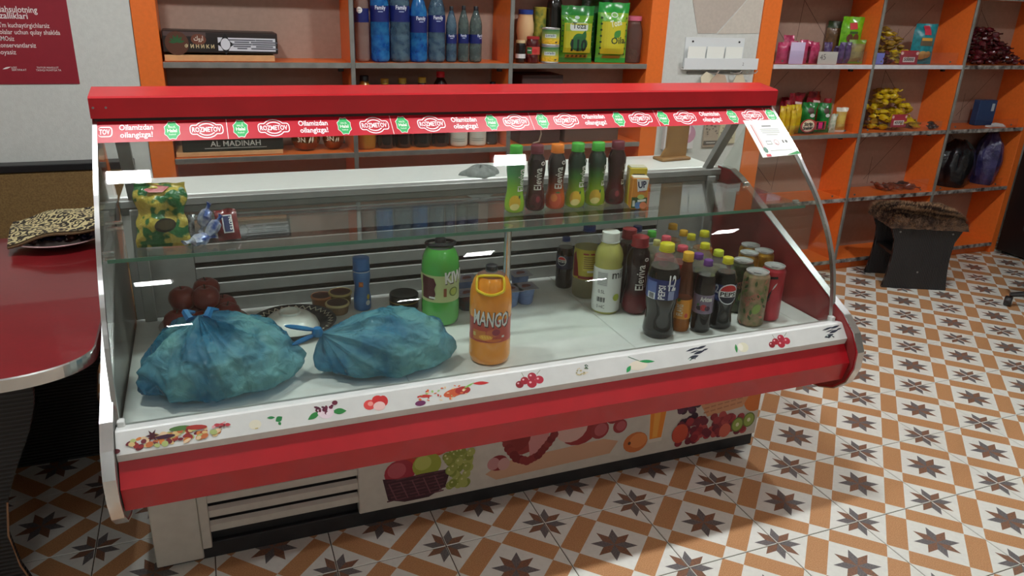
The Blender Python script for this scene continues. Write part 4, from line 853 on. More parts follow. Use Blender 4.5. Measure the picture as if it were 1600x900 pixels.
# ================================================================ bags and dishes in the case
def noise1(seed):
    rr = random.Random(seed); w_ = [(rr.uniform(.4, 1), rr.uniform(0, 6.28), k) for k in (5, 7, 9, 13, 17)]
    return lambda a: sum(A*math.sin(k*a+ph) for A, ph, k in w_)/2.2
def bag(label, x0, x1, yf, ytop, depth, kx, kz, loops, seed):
    """tied thin bag: kx, kz = place of the gathered neck along the width and height"""
    A, B = onz(x0, yf-30, DZ), onz(x1, yf-30, DZ); F_ = onz((x0+x1)/2, yf, DZ)
    W = (B-A).length; cx, cy = (A.x+B.x)/2, max(F_.y, 1.85)+depth/2
    t = thing('plastic_bag', label, 'bag', (cx, cy, DZ+.001))
    lo, hi = 0, .6
    for _ in range(30):
        m = (lo+hi)/2
        if proj((cx, cy, DZ+m))[1] > ytop: lo = m
        else: hi = m
    Hh = lo; nz = noise1(seed); n, m = 220, 90; rr = random.Random(seed)
    R1 = [(rr.uniform(.5, 1), rr.uniform(0, 6), k) for k in (3, 4, 6, 9, 14)]; R2 = [(rr.uniform(.5, 1), rr.uniform(0, 6), k, rr.uniform(-4, 4)) for k in (5, 8, 11)]
    def ridge(a, ph): return sum(A*(1-2*abs(math.sin(k*a/2+p_+.5*math.sin(2*ph+p_)))**.7) for A, p_, k in R1)/2.6
    def crease(a, ph): return sum(A*(1-2*abs(math.sin(k*a/2+q*ph+p_))**.6) for A, p_, k, q in R2)/2
    K_ = Vector((kx*W, .0, kz*Hh)); mb = MB()
    base = Vector((0, 0, Hh*.17)); ax = (K_-base).normalized(); e1 = ax.cross(Vector((0, 1, 0))).normalized(); e2 = ax.cross(e1)
    for j in range(m+1):
        ph = PI*j/m
        for i in range(n):
            a = 2*PI*i/n
            d = ax*math.cos(ph)+(e1*math.cos(a)+e2*math.sin(a))*math.sin(ph)
            q = 1/math.sqrt((d.x/(W*.5))**2+(d.y/(depth*.5))**2+(d.z/(Hh*.80 if d.z > 0 else Hh*.17))**2)
            fold = ridge(a, ph)*(.15*math.exp(-ph*.9)+.02)*min(1, ph*3)+.028*crease(a, ph)*math.sin(ph)
            P = base+d*q*(1+fold)
            nv = Vector((P.x*9+seed, P.y*9, P.z*11)); P += d*(.016*(mnoise.ridged_multi_fractal(nv, .9, 2.1, 4, 1.0, 2.0)-1.0)*math.sin(ph)-.004)
            g = max(0, 1-ph/.5); P = P.lerp(K_, g*g*.9)
            if P.z < .002: P.z = .002+.0
            mb.v.append(tuple(P))
    for j in range(m):
        for i in range(n): mb.f.append((j*n+i, j*n+(i+1) % n, (j+1)*n+(i+1) % n, (j+1)*n+i)); mb.m.append(0)
    mb.v = [(max(-W*.52, min(W*.52, x)), max(y, -depth*.5+.004*math.sin(40*x)), z) for x, y, z in mb.v]
    mb.build('bag_film', BAGM, t, smooth=70)
    # pale round loaves showing through
    mb = MB(); prof = [(.3, 0), (.8, .03), (.98, .15), (1, .4), (.9, .7), (.6, .93), (.2, 1)]
    for ox, oy, oz, sx_, sz_ in ((-.14, .0, .02, .24, .40), (.15, .01, .02, .23, .38), (.0, -.0, .28, .22, .32)):
        k = len(mb.v); mb.lathe([(a, b) for a, b in prof], 24)
        mb.v[k:] = [(ox*W+x*W*sx_, oy+y*depth*.30, .006+oz*Hh+z*Hh*sz_) for x, y, z in mb.v[k:]]
    mb.build('contents', M('bag_contents', (214, 222, 206), .8, var=.12, scale=14), t, smooth=True)
    mb = MB()
    if loops:
        for s_, ln in ((1, .075), (-1, .062)):
            mb.tube([K_+Vector((-.004-ln*math.sin(PI*u/10)*1.1, s_*.014*math.sin(PI*u/10), s_*.018*math.sin(2*PI*u/20)+.006*s_)) for u in range(11)], [.004+.003*math.sin(u) for u in range(11)], 6)
        mb.lathe([(.012, -.012), (.016, 0), (.011, .012)], 10, K_)
    else:
        for s_ in (1, 3):
            mb.tube([K_+Vector((.02*(s_-2), 0, -.012)), K_+Vector((.03*(s_-2), .02, .002)), K_+Vector((.03*(s_-2)+.02, .05, -.012))], [.012, .010, .004], 6)
    mb.build('knot', BAGK, t, smooth=True)
    t.location.y = max(1.847, F_.y-.02)-min(v.co.y for ch in t.children for v in ch.data.vertices)
    return t
BAGM = MP('blue_bag_film', (44, 136, 178), .46, .2, var=(150, 222, 222), scale=7, bump=.8, tr=.30)
BAGK = MP('blue_bag_folds', (24, 104, 168), .9, .3, var=(40, 130, 180), scale=14)
bag('blue translucent plastic bag with gathered top beside the red fruit', 216, 486, 652, 486, .31, -.10, .98, False, 4)
bag('blue translucent plastic bag tied with a looped knot beside the mango bottle', 494, 722, 608, 480, .26, -.46, .72, True, 11)
# dish of round red fruit
pc = onz(322, 526, DZ); t = thing('fruit_dish', 'shallow clear dish holding dark red round fruit', 'dish', (pc.x, pc.y+.04, DZ+.0005))
MB().lathe([(.06, 0), (.08, .004), (.125, .022), (.132, .032), (.130, .034), (.12, .027), (.08, .008), (.001, .006)], 32, caps=False).build('dish_bowl', MP('dish_glass', (190, 180, 176), .4, .08), t, smooth=True, fix=False)
FRU = M('red_fruit_skin', (120, 30, 32), .3, scale=14, rgb2=(150, 54, 40), coat=.2)
fme = MB().lathe([(.006, .004), (.02, .001), (.034, .012), (.041, .03), (.041, .042), (.035, .058), (.022, .068), (.01, .068), (.004, .064)], 18).mesh('fruit', FRU, smooth=70)
stem = MB().tube([(0, 0, .062), (.002, 0, .07), (.006, 0, .077)], .002, 5).mesh('stem', C((70, 60, 34)))
rr = random.Random(2)
fpos = [(-.075, -.03, .02), (0, -.06, .02), (-.02, .03, .018), (.07, -.01, .02), (.06, .06, .02), (-.05, .08, .024), (-.055, .015, .078), (.012, -.008, .082), (.015, .07, .08)]
for i, (a, b, c_) in enumerate(fpos):
    o = tag(link('red_fruit', fme, None, (pc.x+a, pc.y+.04+b, DZ+c_), rr.uniform(0, 6)), 'dark red round fruit heaped in the clear dish behind the blue bag', 'fruit', 'red fruit in the dish')
    link('stem', stem, o)
# dark patterned platter with an upturned white bowl
pc = onz(443, 512, DZ); r0 = .135
t = thing('ceramic_platter', 'dark brown ceramic platter with white zigzag rim', 'platter', (pc.x+.03, pc.y-.015, DZ+.0005))
DKB = M('dark_glaze', (44, 34, 32), .2, var=.1, scale=20)
MB().lathe([(.07, 0), (.09, .005), (.13, .022), (r0, .028), (r0-.002, .030), (.12, .0235), (.085, .010), (.001, .008)], 40, caps=False).build('platter_body', DKB, t, smooth=True, fix=False)
mb = MB(); nseg = 34
for i in range(nseg):
    for (ra, rb, a, b) in ((.110, .124, i, i+.5), (.124, .110, i+.5, i+1)):
        vs = []
        for rr_, aa in ((ra, a), (rb, b)):
            an = 2*PI*aa/nseg
            for q in (-.0022, .0022):
                R_ = rr_+q; z = .0205+(R_-.11)*.36+.0018; vs.append((R_*math.cos(an), R_*math.sin(an), z))
        mb.add(vs, [(0, 1, 3, 2)])
mb.build('zigzag_print', C((206, 200, 180)), t, fix=False)
t = thing('ceramic_bowl', 'white ceramic bowl turned upside down on the dark platter', 'bowl', (pc.x+.02, pc.y-.035, DZ+.0150))
MB().lathe([(.088, .0), (.090, .003), (.082, .022), (.062, .040), (.036, .049), (.034, .049), (.033, .056), (.030, .056), (.029, .050), (.001, .049)], 36, caps=False).build('bowl_body', M('white_glaze', (236, 238, 232), .22, var=.05, scale=60), t, smooth=35, fix=False)
# small tubs, tin, yogurt cups
def tub(label, x, yb, r, h, m, lidm, group=None):
    P = onz(x, yb, DZ); t = thing('small_tub', label, 'tub', (P.x, min(P.y+r, RY-.012-r), DZ+.0005), 0, group)
    MB().lathe([(.82*r, 0), (.86*r, .003), (.96*r, h-.005), (.96*r, h-.004)], 24).build('tub_body', m, t, smooth=40)
    l = MB().lathe([(1.02*r, h-.004), (1.02*r, h), (.98*r, h+.002), (.001, h+.002)], 24, caps=False).build('lid', lidm, t, smooth=40, fix=False)
    MB().lathe([(.86*r, h+.0022), (.86*r, h+.0028)], 24).build('lid_print', C((70, 36, 24)), l)
    return t
TAN = M('caramel_tub', (150, 100, 66), .4, var=.1)
tub('small tan tub of brown paste beside the dark platter', 505, 482, .036, .036, TAN, C((186, 120, 80)))
tub('brown lidded tub beside the blue yogurt bottle', 534, 478, .040, .044, C((120, 96, 50)), C((200, 180, 120)))
tub('brown lidded tub half hidden behind the knotted bag', 531, 495, .040, .034, C((140, 110, 80)), C((206, 190, 140)))
P = onz(637, 488, DZ); t = thing('food_tin', 'low dark round tin with gold band behind the knotted bag', 'tin', (P.x, P.y+.05, DZ+.0005))
MB().lathe([(.048, 0), (.05, .002), (.05, .026), (.051, .0265), (.051, .029), (.05, .0295), (.05, .05), (.048, .052), (.044, .050), (.001, .050)], 28, caps=False).build('tin_body', M('dark_tin', (34, 36, 34), .3, .3), t, smooth=30, fix=False)
MB().lathe([(.0512, .026), (.0512, .0305)], 28, caps=False).build('gold_band', C((150, 130, 60), .3), t, smooth=True, fix=False)
def ycup(label, x, yb, zb, r, h, m, group='yogurt cups'):
    P = onz(x, yb, DZ); t = thing('yogurt_cup', label, 'yogurt', (P.x, P.y+r, zb), 0, group)
    k = r*.78
    MB().lathe([(k*.9, 0), (k, .004), (r, h-.004), (r, h-.001)], 20).build('cup', m, t, smooth=30)
    l = MB().box(-r*1.12, r*1.12, -r*1.12, r*1.12, h-.0008, h+.0006, bev=.0006).build('foil_lid', M('foil_lid', (170, 168, 178), .35, .4), t)
    p = Print(); p.p(ell(0, 0, r*.85, r*.85, 18), C((150, 150, 170))); p.p(ell(.1*r, .1*r, r*.5, r*.4, 14), C((110, 50, 44))); p.p(ell(-.3*r, -.2*r, r*.25, r*.2, 10), C((140, 70, 60)))
    p.build('lid_print', l, lambda a, b, e: (a, b, h+.0006+e), e0=.0005)
    return t
YB = M('yogurt_cup_blue', (110, 130, 176), .4, var=.12, scale=60)
ycup('blue yogurt cup with foil lid beside the chrome pole', 826, 478, DZ+.0005, .034, .062, YB)
ycup('blue yogurt cup half behind the chrome pole', 802, 482, DZ+.0005, .034, .062, YB)
ycup('blue yogurt cup behind the other blue cups', 817, 456, DZ+.0005, .034, .062, YB)
ycup('dark teal yogurt cup between the green and orange bottles', 734, 488, DZ+.0005, .034, .060, M('yogurt_cup_teal', (44, 70, 74), .4, scale=40, rgb2=(100, 40, 44)))
ycup('purple blue yogurt cup behind the dark teal one', 733, 463, DZ+.0005, .034, .058, YB)
# ================================================================ soft packs
def pack_mesh(w_, h, d, m, m2=None, seed=0, nx=9, nz=12, crimp=.08, wr=.12):
    rr = random.Random(seed); mb = MB(); ph = [rr.uniform(0, 6) for _ in range(6)]
    for side in (-1, 1):
        k = len(mb.v)
        for j in range(nz+1):
            v = j/nz
            for i in range(nx+1):
                u = i/nx*2-1
                prof = max(0, 1-abs(u)**3)*min(1, max(0, v-crimp)/.18)**.6*min(1, max(0, 1-crimp-v)/.22)**.6
                wob = wr*(math.sin(5*u+ph[0]+side)*math.sin(7*v+ph[1])+.6*math.sin(11*u*v+ph[2]+2*side))
                y = side*d/2*prof*(1+wob)+(.010*math.sin(4*u+ph[3]) if v > .9 else 0)
                pin = 1-.10*math.sin(PI*v)*(.5+.5*math.sin(ph[4]))
                z = v*h+(.006*h*math.sin(9*u+ph[5]) if j == nz else 0)
                mb.v.append((u*w_/2*pin, y, z))
        for j in range(nz):
            for i in range(nx):
                a = k+j*(nx+1)+i; f = (a, a+1, a+nx+2, a+nx+1); mb.f.append(f if side < 0 else f[::-1])
                mb.m.append(1 if (m2 and (j < 1 or j >= nz-2)) else 0)
    mb.surf = lambda s, t, e: None
    return mb.mesh('wrapper', [m]+([m2] if m2 else []), smooth=60, fix=False)
def packf(w_, h, d, crimp=.08):
    def f(s, t, e):
        u = max(-1, min(1, 2*s/w_)); v = t/h
        prof = max(0, 1-abs(u)**3)*min(1, max(0, v-crimp)/.18)**.6*min(1, max(0, 1-crimp-v)/.22)**.6
        return (s, -d/2*prof*1.0-e, t)
    return f
def pack(name, label, loc, rz, w_, h, d, m, m2=None, seed=0, draw=None, group=None, cat='packet', tilt=0, wr=.05):
    t = thing(name, label, cat, loc, rz, group)
    if tilt: t.rotation_euler.x = tilt
    link('wrapper', pack_mesh(w_, h, d, m, m2, seed, wr=wr), t)
    if draw:
        p = Print(); draw(p, w_, h); p.build('packet_print', t, packf(w_, h, d), e0=.003, de=.0001, step=.012)
    return t
def shiny(rgb, rgb2=None, sc=40): return M('wrap_%02x%02x%02x' % rgb, rgb, .22, scale=sc, rgb2=rgb2 or tuple(int(v*.75) for v in rgb), coat=.3, bump=.25, bscale=60)
SWT = {}
def sweet_mesh(m, seed, L_=.06, R_=.013):
    key = (m.name, seed, L_)
    if key in SWT: return SWT[key]
    rr = random.Random(seed); mb = MB(); n = 8; st = [(0, .9), (.10, .55), (.2, .35), (.27, .9), (.42, 1.1), (.58, 1.1), (.73, .9), (.8, .35), (.9, .55), (1, .9)]
    for x, q in st:
        for i in range(n):
            a = 2*PI*i/n; e = 1+.25*rr.uniform(-1, 1); fl = .35 if x in (0, .1, .9, 1) else .8
            mb.v.append(((x-.5)*L_, q*R_*math.cos(a)*e, q*R_*fl*math.sin(a)*e))
    for j in range(len(st)-1):
        for i in range(n): mb.f.append((j*n+i, j*n+(i+1) % n, (j+1)*n+(i+1) % n, (j+1)*n+i)); mb.m.append(0)
    mb.f += [tuple(range(n))[::-1], tuple(len(mb.v)-n+i for i in range(n))]; mb.m += [0, 0]
    SWT[key] = mb.mesh('sweet', m, smooth=40, fix=False); return SWT[key]
def heap(name, label, cat, group, x0, x1, y0, y1, z, n, ms, seed, L_=.06, R_=.013, peak=.5, hmax=.14):
    rr = random.Random(seed); g = R_*.9; hm = {}; k = 0
    for _ in range(n*40):
        if k >= n: break
        u, v = rr.random(), rr.random(); x = x0+(x1-x0)*u; y = y0+(y1-y0)*v; a = rr.uniform(0, PI)
        top = hmax*max(.12, 1-(abs(u-peak)/max(peak, 1-peak))**1.5)*(.35+.65*min(1, v*1.6))
        cs = [(round((x+t*math.cos(a)*L_*.32)/g), round((y+t*math.sin(a)*L_*.32)/g)) for t in (-1, -.5, 0, .5, 1)]
        cs = set((i+p, j+q) for i, j in cs for p in (0, 1) for q in (0, 1)); h = max(hm.get(c, 0) for c in cs)
        if h+R_ > top and h > 0: continue
        o = tag(link(name, sweet_mesh(rr.choice(ms), rr.randrange(3), L_, R_), None, (x, y, z+h+R_*1.02)), label, cat, group)
        o.rotation_euler = (rr.uniform(-.4, .4), rr.uniform(-.2, .2), a); k += 1
        for c in cs: hm[c] = h+R_*1.5
# packets on the glass shelf
P = onz(255, 392, SZG)
gp = thing('candy_bag', 'tall green and yellow wrapped packet with torn window on glass shelf', 'packet', (P.x+.002, P.y+.03, SZG+.002), -.1); gp.rotation_euler.x = -.28
GM = M('green_yellow_foil', (30, 100, 50), .3, scale=34, rgb2=(186, 166, 70), coat=.3, bump=.9, bscale=45, detail=1)
GM.node_tree.nodes['Color Ramp'].color_ramp.elements[0].position = .47; GM.node_tree.nodes['Color Ramp'].color_ramp.elements[1].position = .53
mbp = pack_mesh(.128, .165, .055, GM, None, 5, 18, 24, .05, .30)
for v in mbp.vertices: v.co.x *= 1-.14*math.exp(-((v.co.z-.085)/.02)**2)+.04*math.sin(v.co.z*110); v.co.y *= 1-.35*math.exp(-((v.co.z-.085)/.015)**2)
link('wrapper', mbp, gp)
p = Print(); p.p(ell(.012, .055, .026, .018, 14, .2), C((36, 30, 20))); p.p(ell(.014, .056, .020, .013, 14, .2), C((62, 54, 30)))
p.build('torn_window', gp, packf(.128, .165, .055), e0=.008, step=.012)
p = Print(); p.p([(-.035, .148), (-.012, .160), (.026, .154), (.01, .140), (-.022, .140)], C((176, 70, 72))); p.build('price_sticker', gp, packf(.128, .165, .055), e0=.010, step=.012)
P = onz(320, 386, SZG)
BW = M('blue_white_foil', (206, 210, 216), .25, .3, scale=40, rgb2=(50, 80, 150)); RB = M('red_brown_foil', (90, 22, 26), .25, scale=30, rgb2=(120, 40, 40), coat=.3)
for i, (a, b, c_, ry, rz) in enumerate(((-.010, .005, .020, .0, .5), (.024, .03, .040, .9, .3), (.008, .06, .062, 1.2, .4))):
    o = tag(link('wrapped_sweet', sweet_mesh(BW, i, .085, .017), None, (P.x+a, P.y+b, SZG+c_)), 'blue and white wrapped sweet in the small heap on glass shelf', 'sweet', 'blue and white sweets on the glass shelf'); o.rotation_euler = (0, -ry, rz)
o = thing('chocolate_bar', 'small dark red chocolate bar with white and blue label on glass shelf', 'chocolate bar', (P.x+.065, P.y+.04, SZG+.003), .15); o.rotation_euler.x = -.5
link('wrapper', pack_mesh(.058, .085, .016, RB, None, 3, 8, 10, .06), o)
p = Print(); p.p(rect(.0, .042, .026, .05), C((220, 222, 226))); p.p(rect(.0, .042, .020, .044), C((44, 54, 96))); p.t(fit('NUTS', .036, .012, .03), WHITE, .004, .042, -PI/2); p.build('packet_print', o, packf(.058, .085, .016), e0=.003)
o = thing('chocolate_bar', 'silver striped chocolate bar behind the small sweets on glass shelf', 'chocolate bar', (P.x-.035, P.y+.04, SZG+.002), -.1); o.rotation_euler.x = -.3
link('wrapper', pack_mesh(.03, .075, .014, M('silver_foil', (170, 172, 172), .3, .6, scale=60, rgb2=(50, 50, 50)), None, 8, 6, 8, .06), o)
# ================================================================ goods on the orange shelves behind the case
Z1, Z2, Z3 = SZ[0]+.0016, SZ[1]+.0016, SZ[2]+.0016
CARD = M('tan_board', (206, 158, 108), .7, var=.06, scale=30); BOXK = M('black_carton', (34, 28, 26), .4, var=.1, scale=20)
def X_(px, py, Y): return ony(px, py, Y).x
# date box on a tan tray
def carton(name, label, x0, x1, Y, d_, z, h, m, draw=None, cat='box', roll=0, part='carton'):
    t = thing(name, label, cat, ((x0+x1)/2, Y, z), 0); w_ = x1-x0
    t.rotation_euler.y = roll
    MB().box(-w_/2, w_/2, 0, d_, 0, h, bev=.003).build(part, m, t)
    if draw: p = Print(); draw(p, w_, h); p.build('box_print', t, fy(0), e0=.0006, de=.0001)
    return t
YB_ = 3.575
xa, xb = max(-.13, X_(258, 97, YB_)), X_(430, 97, YB_)
tag(MB().box(xa, xb, YB_, YB_+.18, Z1, Z1+.026, bev=.002).build('tray', CARD), 'tan cardboard tray under the black date box', 'tray')
def d_dates(p, w_, h):
    p.p(rect(0, h-.012, w_-.01, .018), C((84, 66, 64))); p.p(rect(.18*w_, h-.014, .62*w_, .020), C((40, 32, 30)))
    p.p(ell(-.38*w_, .42*h, .046, .048, 24), C((88, 52, 36)))
    for a in (.2, .8, 1.4, 2.0, 2.6, 3.1): p.p(leaf(-.38*w_, .46*h, .032, .010, a), C((44, 90, 50)))
    p.p(ell(-.195*w_, .62*h, .030, .022, 18), C((112, 62, 44))); p.t(fit('\u0643\u0648\u0631\u0627', .036, .026, .02), C((226, 216, 200)), -.195*w_, .57*h)
    p.t(fit('\u0424 \u0418 \u041d \u0418 \u041a \u0418', .115, .020, .03), C((214, 196, 150)), -.19*w_, .22*h)
    p.p(rect(.225*w_, .43*h, .51*w_, .62*h), C((216, 216, 222)))
    p.p(star(.035*w_, .43*h, .036, .022, 2), BLACK); p.p(star(.035*w_, .43*h, .044, .026, 2, PI/2), BLACK); p.p(ell(.035*w_, .43*h, .019, .024, 16), C((216, 216, 222)))
    for k, q_ in enumerate((.11, .06, .08, .07, .04)): p.p(rect(.18*w_, (.64-.10*k)*h, q_, .0055), C((96, 96, 104)))
    for k, q_ in enumerate((.07, .11, .10, .07, .11)): p.p(rect(.38*w_, (.64-.10*k)*h, q_, .0055), C((96, 96, 104)))
xb2 = X_(434, 75, YB_); 
carton('date_box', 'long black box of dates with white label panel', -.128, xb2, YB_+.002, .16, Z1+.0345, ony(250, 44, YB_).z-Z1-.045, BOXK, d_dates, roll=.012)
# water bottles
BW1 = MP('blue_water', (36, 110, 190), .42, .08, var=(70, 160, 220), scale=24); BW2 = MP('slate_water', (80, 110, 136), .42, .08, var=(120, 150, 166), scale=30); BW3 = MP('grey_water', (92, 110, 112), .4, .08, var=(126, 142, 136), scale=30); PKW = MP('clear_still_water', (176, 150, 140), .4, .08)
LBL = C((24, 34, 98), .35)
def d_fam(a, z0):
    return lambda lab, rf, r, h: dprint(lab, rf, lambda p: (p.t(fit('Family', 1.15*r, .55*r, .02), C((220, 224, 236)), a*r, z0*h), p.p(rect(a*r, (z0-.025)*h, .5*r, .0035), C((170, 180, 210)))))
wb = [(566, 102, -40, 22, PKW, .52, .68, 'clear water bottle with blue band and round emblem beside the divider', lambda lab, rf, r, h: dprint(lab, rf, lambda p: (p.p(ell(-.3*r, .6*h, .42*r, .42*r), WHITE), p.t(fit('GAZ', .5*r, .3*r, .02), LBL, -.3*r, .6*h), p.t(fit('SUV', .5*r, .3*r, .02), LBL, -.3*r, .57*h)))),
      (594, 100, -42, 29, BW1, .52, .70, 'bright blue large water bottle', d_fam(.1, .60)), (625, 101, -42, 31, BW2, .52, .70, 'slate blue large water bottle with tall label', d_fam(.2, .60)),
      (654, 100, -20, 27, BW1, .46, .68, 'blue large water bottle with shining stripe next to the slate one', d_fam(.35, .57)), (682, 100, -22, 27, BW2, .46, .68, 'slate large water bottle beside the small ones', d_fam(.25, .57)),
      (705, 99, 10, 17, BW2, .40, .56, 'small water bottle leaning close to the large ones', d_fam(.1, .46)), (724, 98, 9, 17, BW3, .40, .56, 'small grey water bottle in the middle of the small ones', d_fam(.1, .46)), (743, 97, 10, 20, BW3, .40, .56, 'small grey water bottle beside the orange divider', d_fam(.9, .46))]
for x, yb, yt, wp, m, b0, b1, lb, dr in wb:
    bottle('water_bottle', lb, placey(x, 60, yt, wp, Z1, 3.615), WATER, m, .97, CAPD, (b0-.06, b1-.06, LBL), draw=dr, n=24)
# jars, tins, tea, sweets jar
def jar(name, label, pl, prof, m, lid, lidh=.1, band=None, draw=None, cat='jar', lidw=1.0):
    c, r, h, rz = pl; t = thing(name, label, cat, c, rz)
    MB().lathe([(a*r, b*h*(1-lidh)) for a, b in prof], 24).build('jar_body', m, t, smooth=50)
    if lid: k = prof[-1][0]*r*1.06*lidw; MB().lathe([(k, h*(1-lidh)), (k, h-.002), (k*.93, h)], 24).build('lid', lid, t, smooth=40)
    rf = radf(prof, r, h*(1-lidh)); lab = None
    if band: z0, z1, bm_ = band; lab = MB().lathe([(rf(z0*h)+.0008, z0*h), (rf((z0+z1)/2*h)+.0008, (z0+z1)/2*h), (rf(z1*h)+.0008, z1*h)], 24, caps=False).build('label_band', bm_, t, smooth=60, fix=False)
    if draw: draw(lab or t, rf, r, h)
    return t
JP = [(.92, 0), (1, .04), (1, .85), (.9, .95), (.86, 1)]
jar('mayonnaise_jar', 'waisted jar of cream mayonnaise with blue lid', placey(820, 60, 15, 27, Z1, 3.69), [(.92, 0), (1, .05), (1, .3), (.86, .42), (.88, .5), (1, .64), (.98, .8), (.82, .95), (.8, 1)], M('mayonnaise', (226, 188, 140), .3), C((30, 60, 140)), .09)
jar('paste_jar', 'small dark jar with plain white label beside the divider', placey(813, 85, 63, 16, Z1, 3.60), JP, M('dark_paste', (24, 22, 22), .15, coat=.3), C((196, 176, 130)), .12, (.2, .4, C((206, 206, 204))))
jar('jam_jar', 'red jam jar with red lid and fruit label', placey(832, 85, 57, 22, Z1, 3.60), JP, M('jam', (76, 16, 20), .12, coat=.4), C((160, 36, 40)), .1, (.32, .62, C((196, 70, 60))), lambda lab, rf, r, h: dprint(lab, rf, lambda p: (p.p(rect(-.5*r, .47*h, .8*r, .26*h), C((50, 110, 60))), p.p(ell(.3*r, .46*h, .4*r, .08*h), C((190, 40, 44))), p.p(rect(-.5*r, .48*h, .6*r, .03*h), WHITE))))
def tin(label, pl, z=None):
    c, r, h, rz = pl
    if z: c = Vector((c.x, c.y, z))
    t = thing('corn_tin', label, 'tin', c, rz)
    MB().lathe([(.97*r, 0), (1.02*r, .001), (1.02*r, .004), (r, .006), (r, h-.006), (1.02*r, h-.004), (1.02*r, h-.001), (.95*r, h), (.93*r, h-.003), (.001, h-.003)], 24, caps=False).build('tin_body', ALU, t, smooth=30, fix=False)
    l = MB().lathe([(r+.0006, .007), (r+.0006, h-.007)], 24, caps=False).build('label_band', MGR('corn_label', [(0, (214, 170, 40)), (.35, (222, 190, 60)), (.6, (150, 170, 90)), (1, (40, 110, 70))], .075), t, smooth=True, fix=False)
    dprint(l, lambda z_: r, lambda p: (p.p(rect(0, .55*h, 1.3*r, .2*h), C((206, 214, 206))), p.t(fit('Lorado', 1.1*r, .016, .02), C((40, 70, 90)), 0, .52*h), [p.p(ell(random.uniform(-.9, .9)*r, random.uniform(.14, .34)*h, .14*r, .05*h, 8), C((234, 190, 50))) for _ in range(14)], p.p(rect(.7*r, .2*h, .3*r, .07*h), C((30, 40, 50)))))
    return h
th = (ony(859, 71, 3.60).z-Z1)-.001
pl = placey(859, 85, 71, 28, Z1, 3.60); tin('corn tin with yellow and green label standing on the shelf', pl)
tin('corn tin stacked on top of another corn tin', (pl[0], pl[1], pl[2], pl[3]), Z1+pl[2]+.0012)
c_, r_, h_, z_ = placey(842, 60, 11, 20, Z1, 3.70); t = thing('yellow_tin', 'tall yellow tin behind the corn tins', 'tin', c_, z_); MB().lathe([(r_, 0), (r_*1.02, .002), (r_*1.02, .005), (r_, .007), (r_, h_-.006), (r_*1.02, h_-.004), (r_*.95, h_)], 20).build('tin_body', M('yellow_tin_print', (190, 170, 60), .35, scale=30, rgb2=(90, 110, 50)), t, smooth=30)
bottle('sauce_bottle', 'dark sauce bottle rising behind the stacked corn tins', placey(864, 60, -25, 25, Z1, 3.69), STRAIGHT, M('dark_sauce', (26, 26, 22), .12, coat=.3), 1, CAPD, None)
def d_tea(p, w_, h):
    p.p(rect(0, .44*h, .80*w_, .52*h), C((186, 180, 40))); p.p(rect(0, .62*h, .74*w_, .12*h), C((150, 176, 50)))
    p.p(rrect(.0, .64*h, .52*w_, .14*h, .012), C((206, 212, 206))); p.t(fit('Toza', .40*w_, .040, .015), C((30, 44, 36)), 0, .61*h); p.p(ell(-.06*w_, .80*h, .07*w_, .028*h), C((180, 200, 190)))
    p.p(leaf(-.2*w_, .38*h, .4*w_, .16*h, .5), C((44, 110, 54))); p.p(leaf(.1*w_, .36*h, .35*w_, .1*h, 1.3), C((40, 100, 50))); p.p(ell(.02*w_, .34*h, .26*w_, .13*h), C((40, 96, 50)))
    p.t(fit('110', .46*w_, .075, .04), C((20, 34, 26)), .02*w_, .22*h); p.p(rect(0, .12*h, .66*w_, .06*h), C((150, 130, 50))); [p.p(ell((-.25+.125*k)*w_, .12*h, .035*w_, .022*h), C((60, 66, 34))) for k in range(5)]
    for s_ in (-1, 1): [p.p(ell(s_*.44*w_, (.2+.09*k)*h, .018*w_, .016*h, 8), C((30, 60, 34))) for k in range(7)]
def d_tea2(p, w_, h):
    p.p(rect(0, .42*h, .78*w_, .54*h), C((200, 190, 44))); p.p(ell(-.02*w_, .80*h, .11*w_, .045*h), C((206, 220, 206))); p.p(ell(-.02*w_, .80*h, .08*w_, .03*h), C((120, 180, 80)))
    p.t(fit('Toza', .36*w_, .045, .01), C((226, 236, 220)), .05*w_, .62*h, .25); p.p(leaf(.0, .42*h, .3*w_, .12*h, .9), C((70, 140, 60))); p.t(fit('Oila', .46*w_, .045, .02), C((40, 60, 40)), .14*w_, .33*h, .08)
    for s_ in (-1, 1): [p.p(ell(s_*.40*w_, (.15+.1*k)*h, .03*w_, .018*h, 8), C((34, 70, 38))) for k in range(7)]
    p.p(rect(0, .10*h, .6*w_, .05*h), C((150, 140, 60)))
TEA = shiny((50, 140, 40), (110, 160, 40), 12); TEA2 = shiny((60, 170, 60), (150, 180, 50), 12)
def shelf_pack(name, label, x0, x1, yt, yb, z, Y, d_, m, m2, seed, draw=None, rz=None, group=None, cat='packet', tilt=0):
    xm = (x0+x1)/2; pl = placey(xm, (yt+yb)/2, yt, x1-x0, z, Y); a = pl[3]*.35 if rz is None else rz
    return pack(name, label, pl[0], a, 2*pl[1], pl[2], d_, m, m2, seed, draw, group, cat, tilt)
shelf_pack('tea_packet', 'green and yellow tea packet with large 110 on it', 873, 928, 9, 102, Z1, 3.615, .085, TEA, C((36, 120, 50), .25), 21, d_tea)
shelf_pack('tea_packet', 'green and yellow tea packet with crumpled shiny top', 931, 981, 4, 102, Z1, 3.615, .085, TEA2, C((40, 150, 60), .25), 33, d_tea2)
shelf_pack('tea_packet', 'dark green tea packet behind the two bright ones', 905, 955, -8, 100, Z1, 3.72, .06, shiny((30, 90, 40)), None, 40)
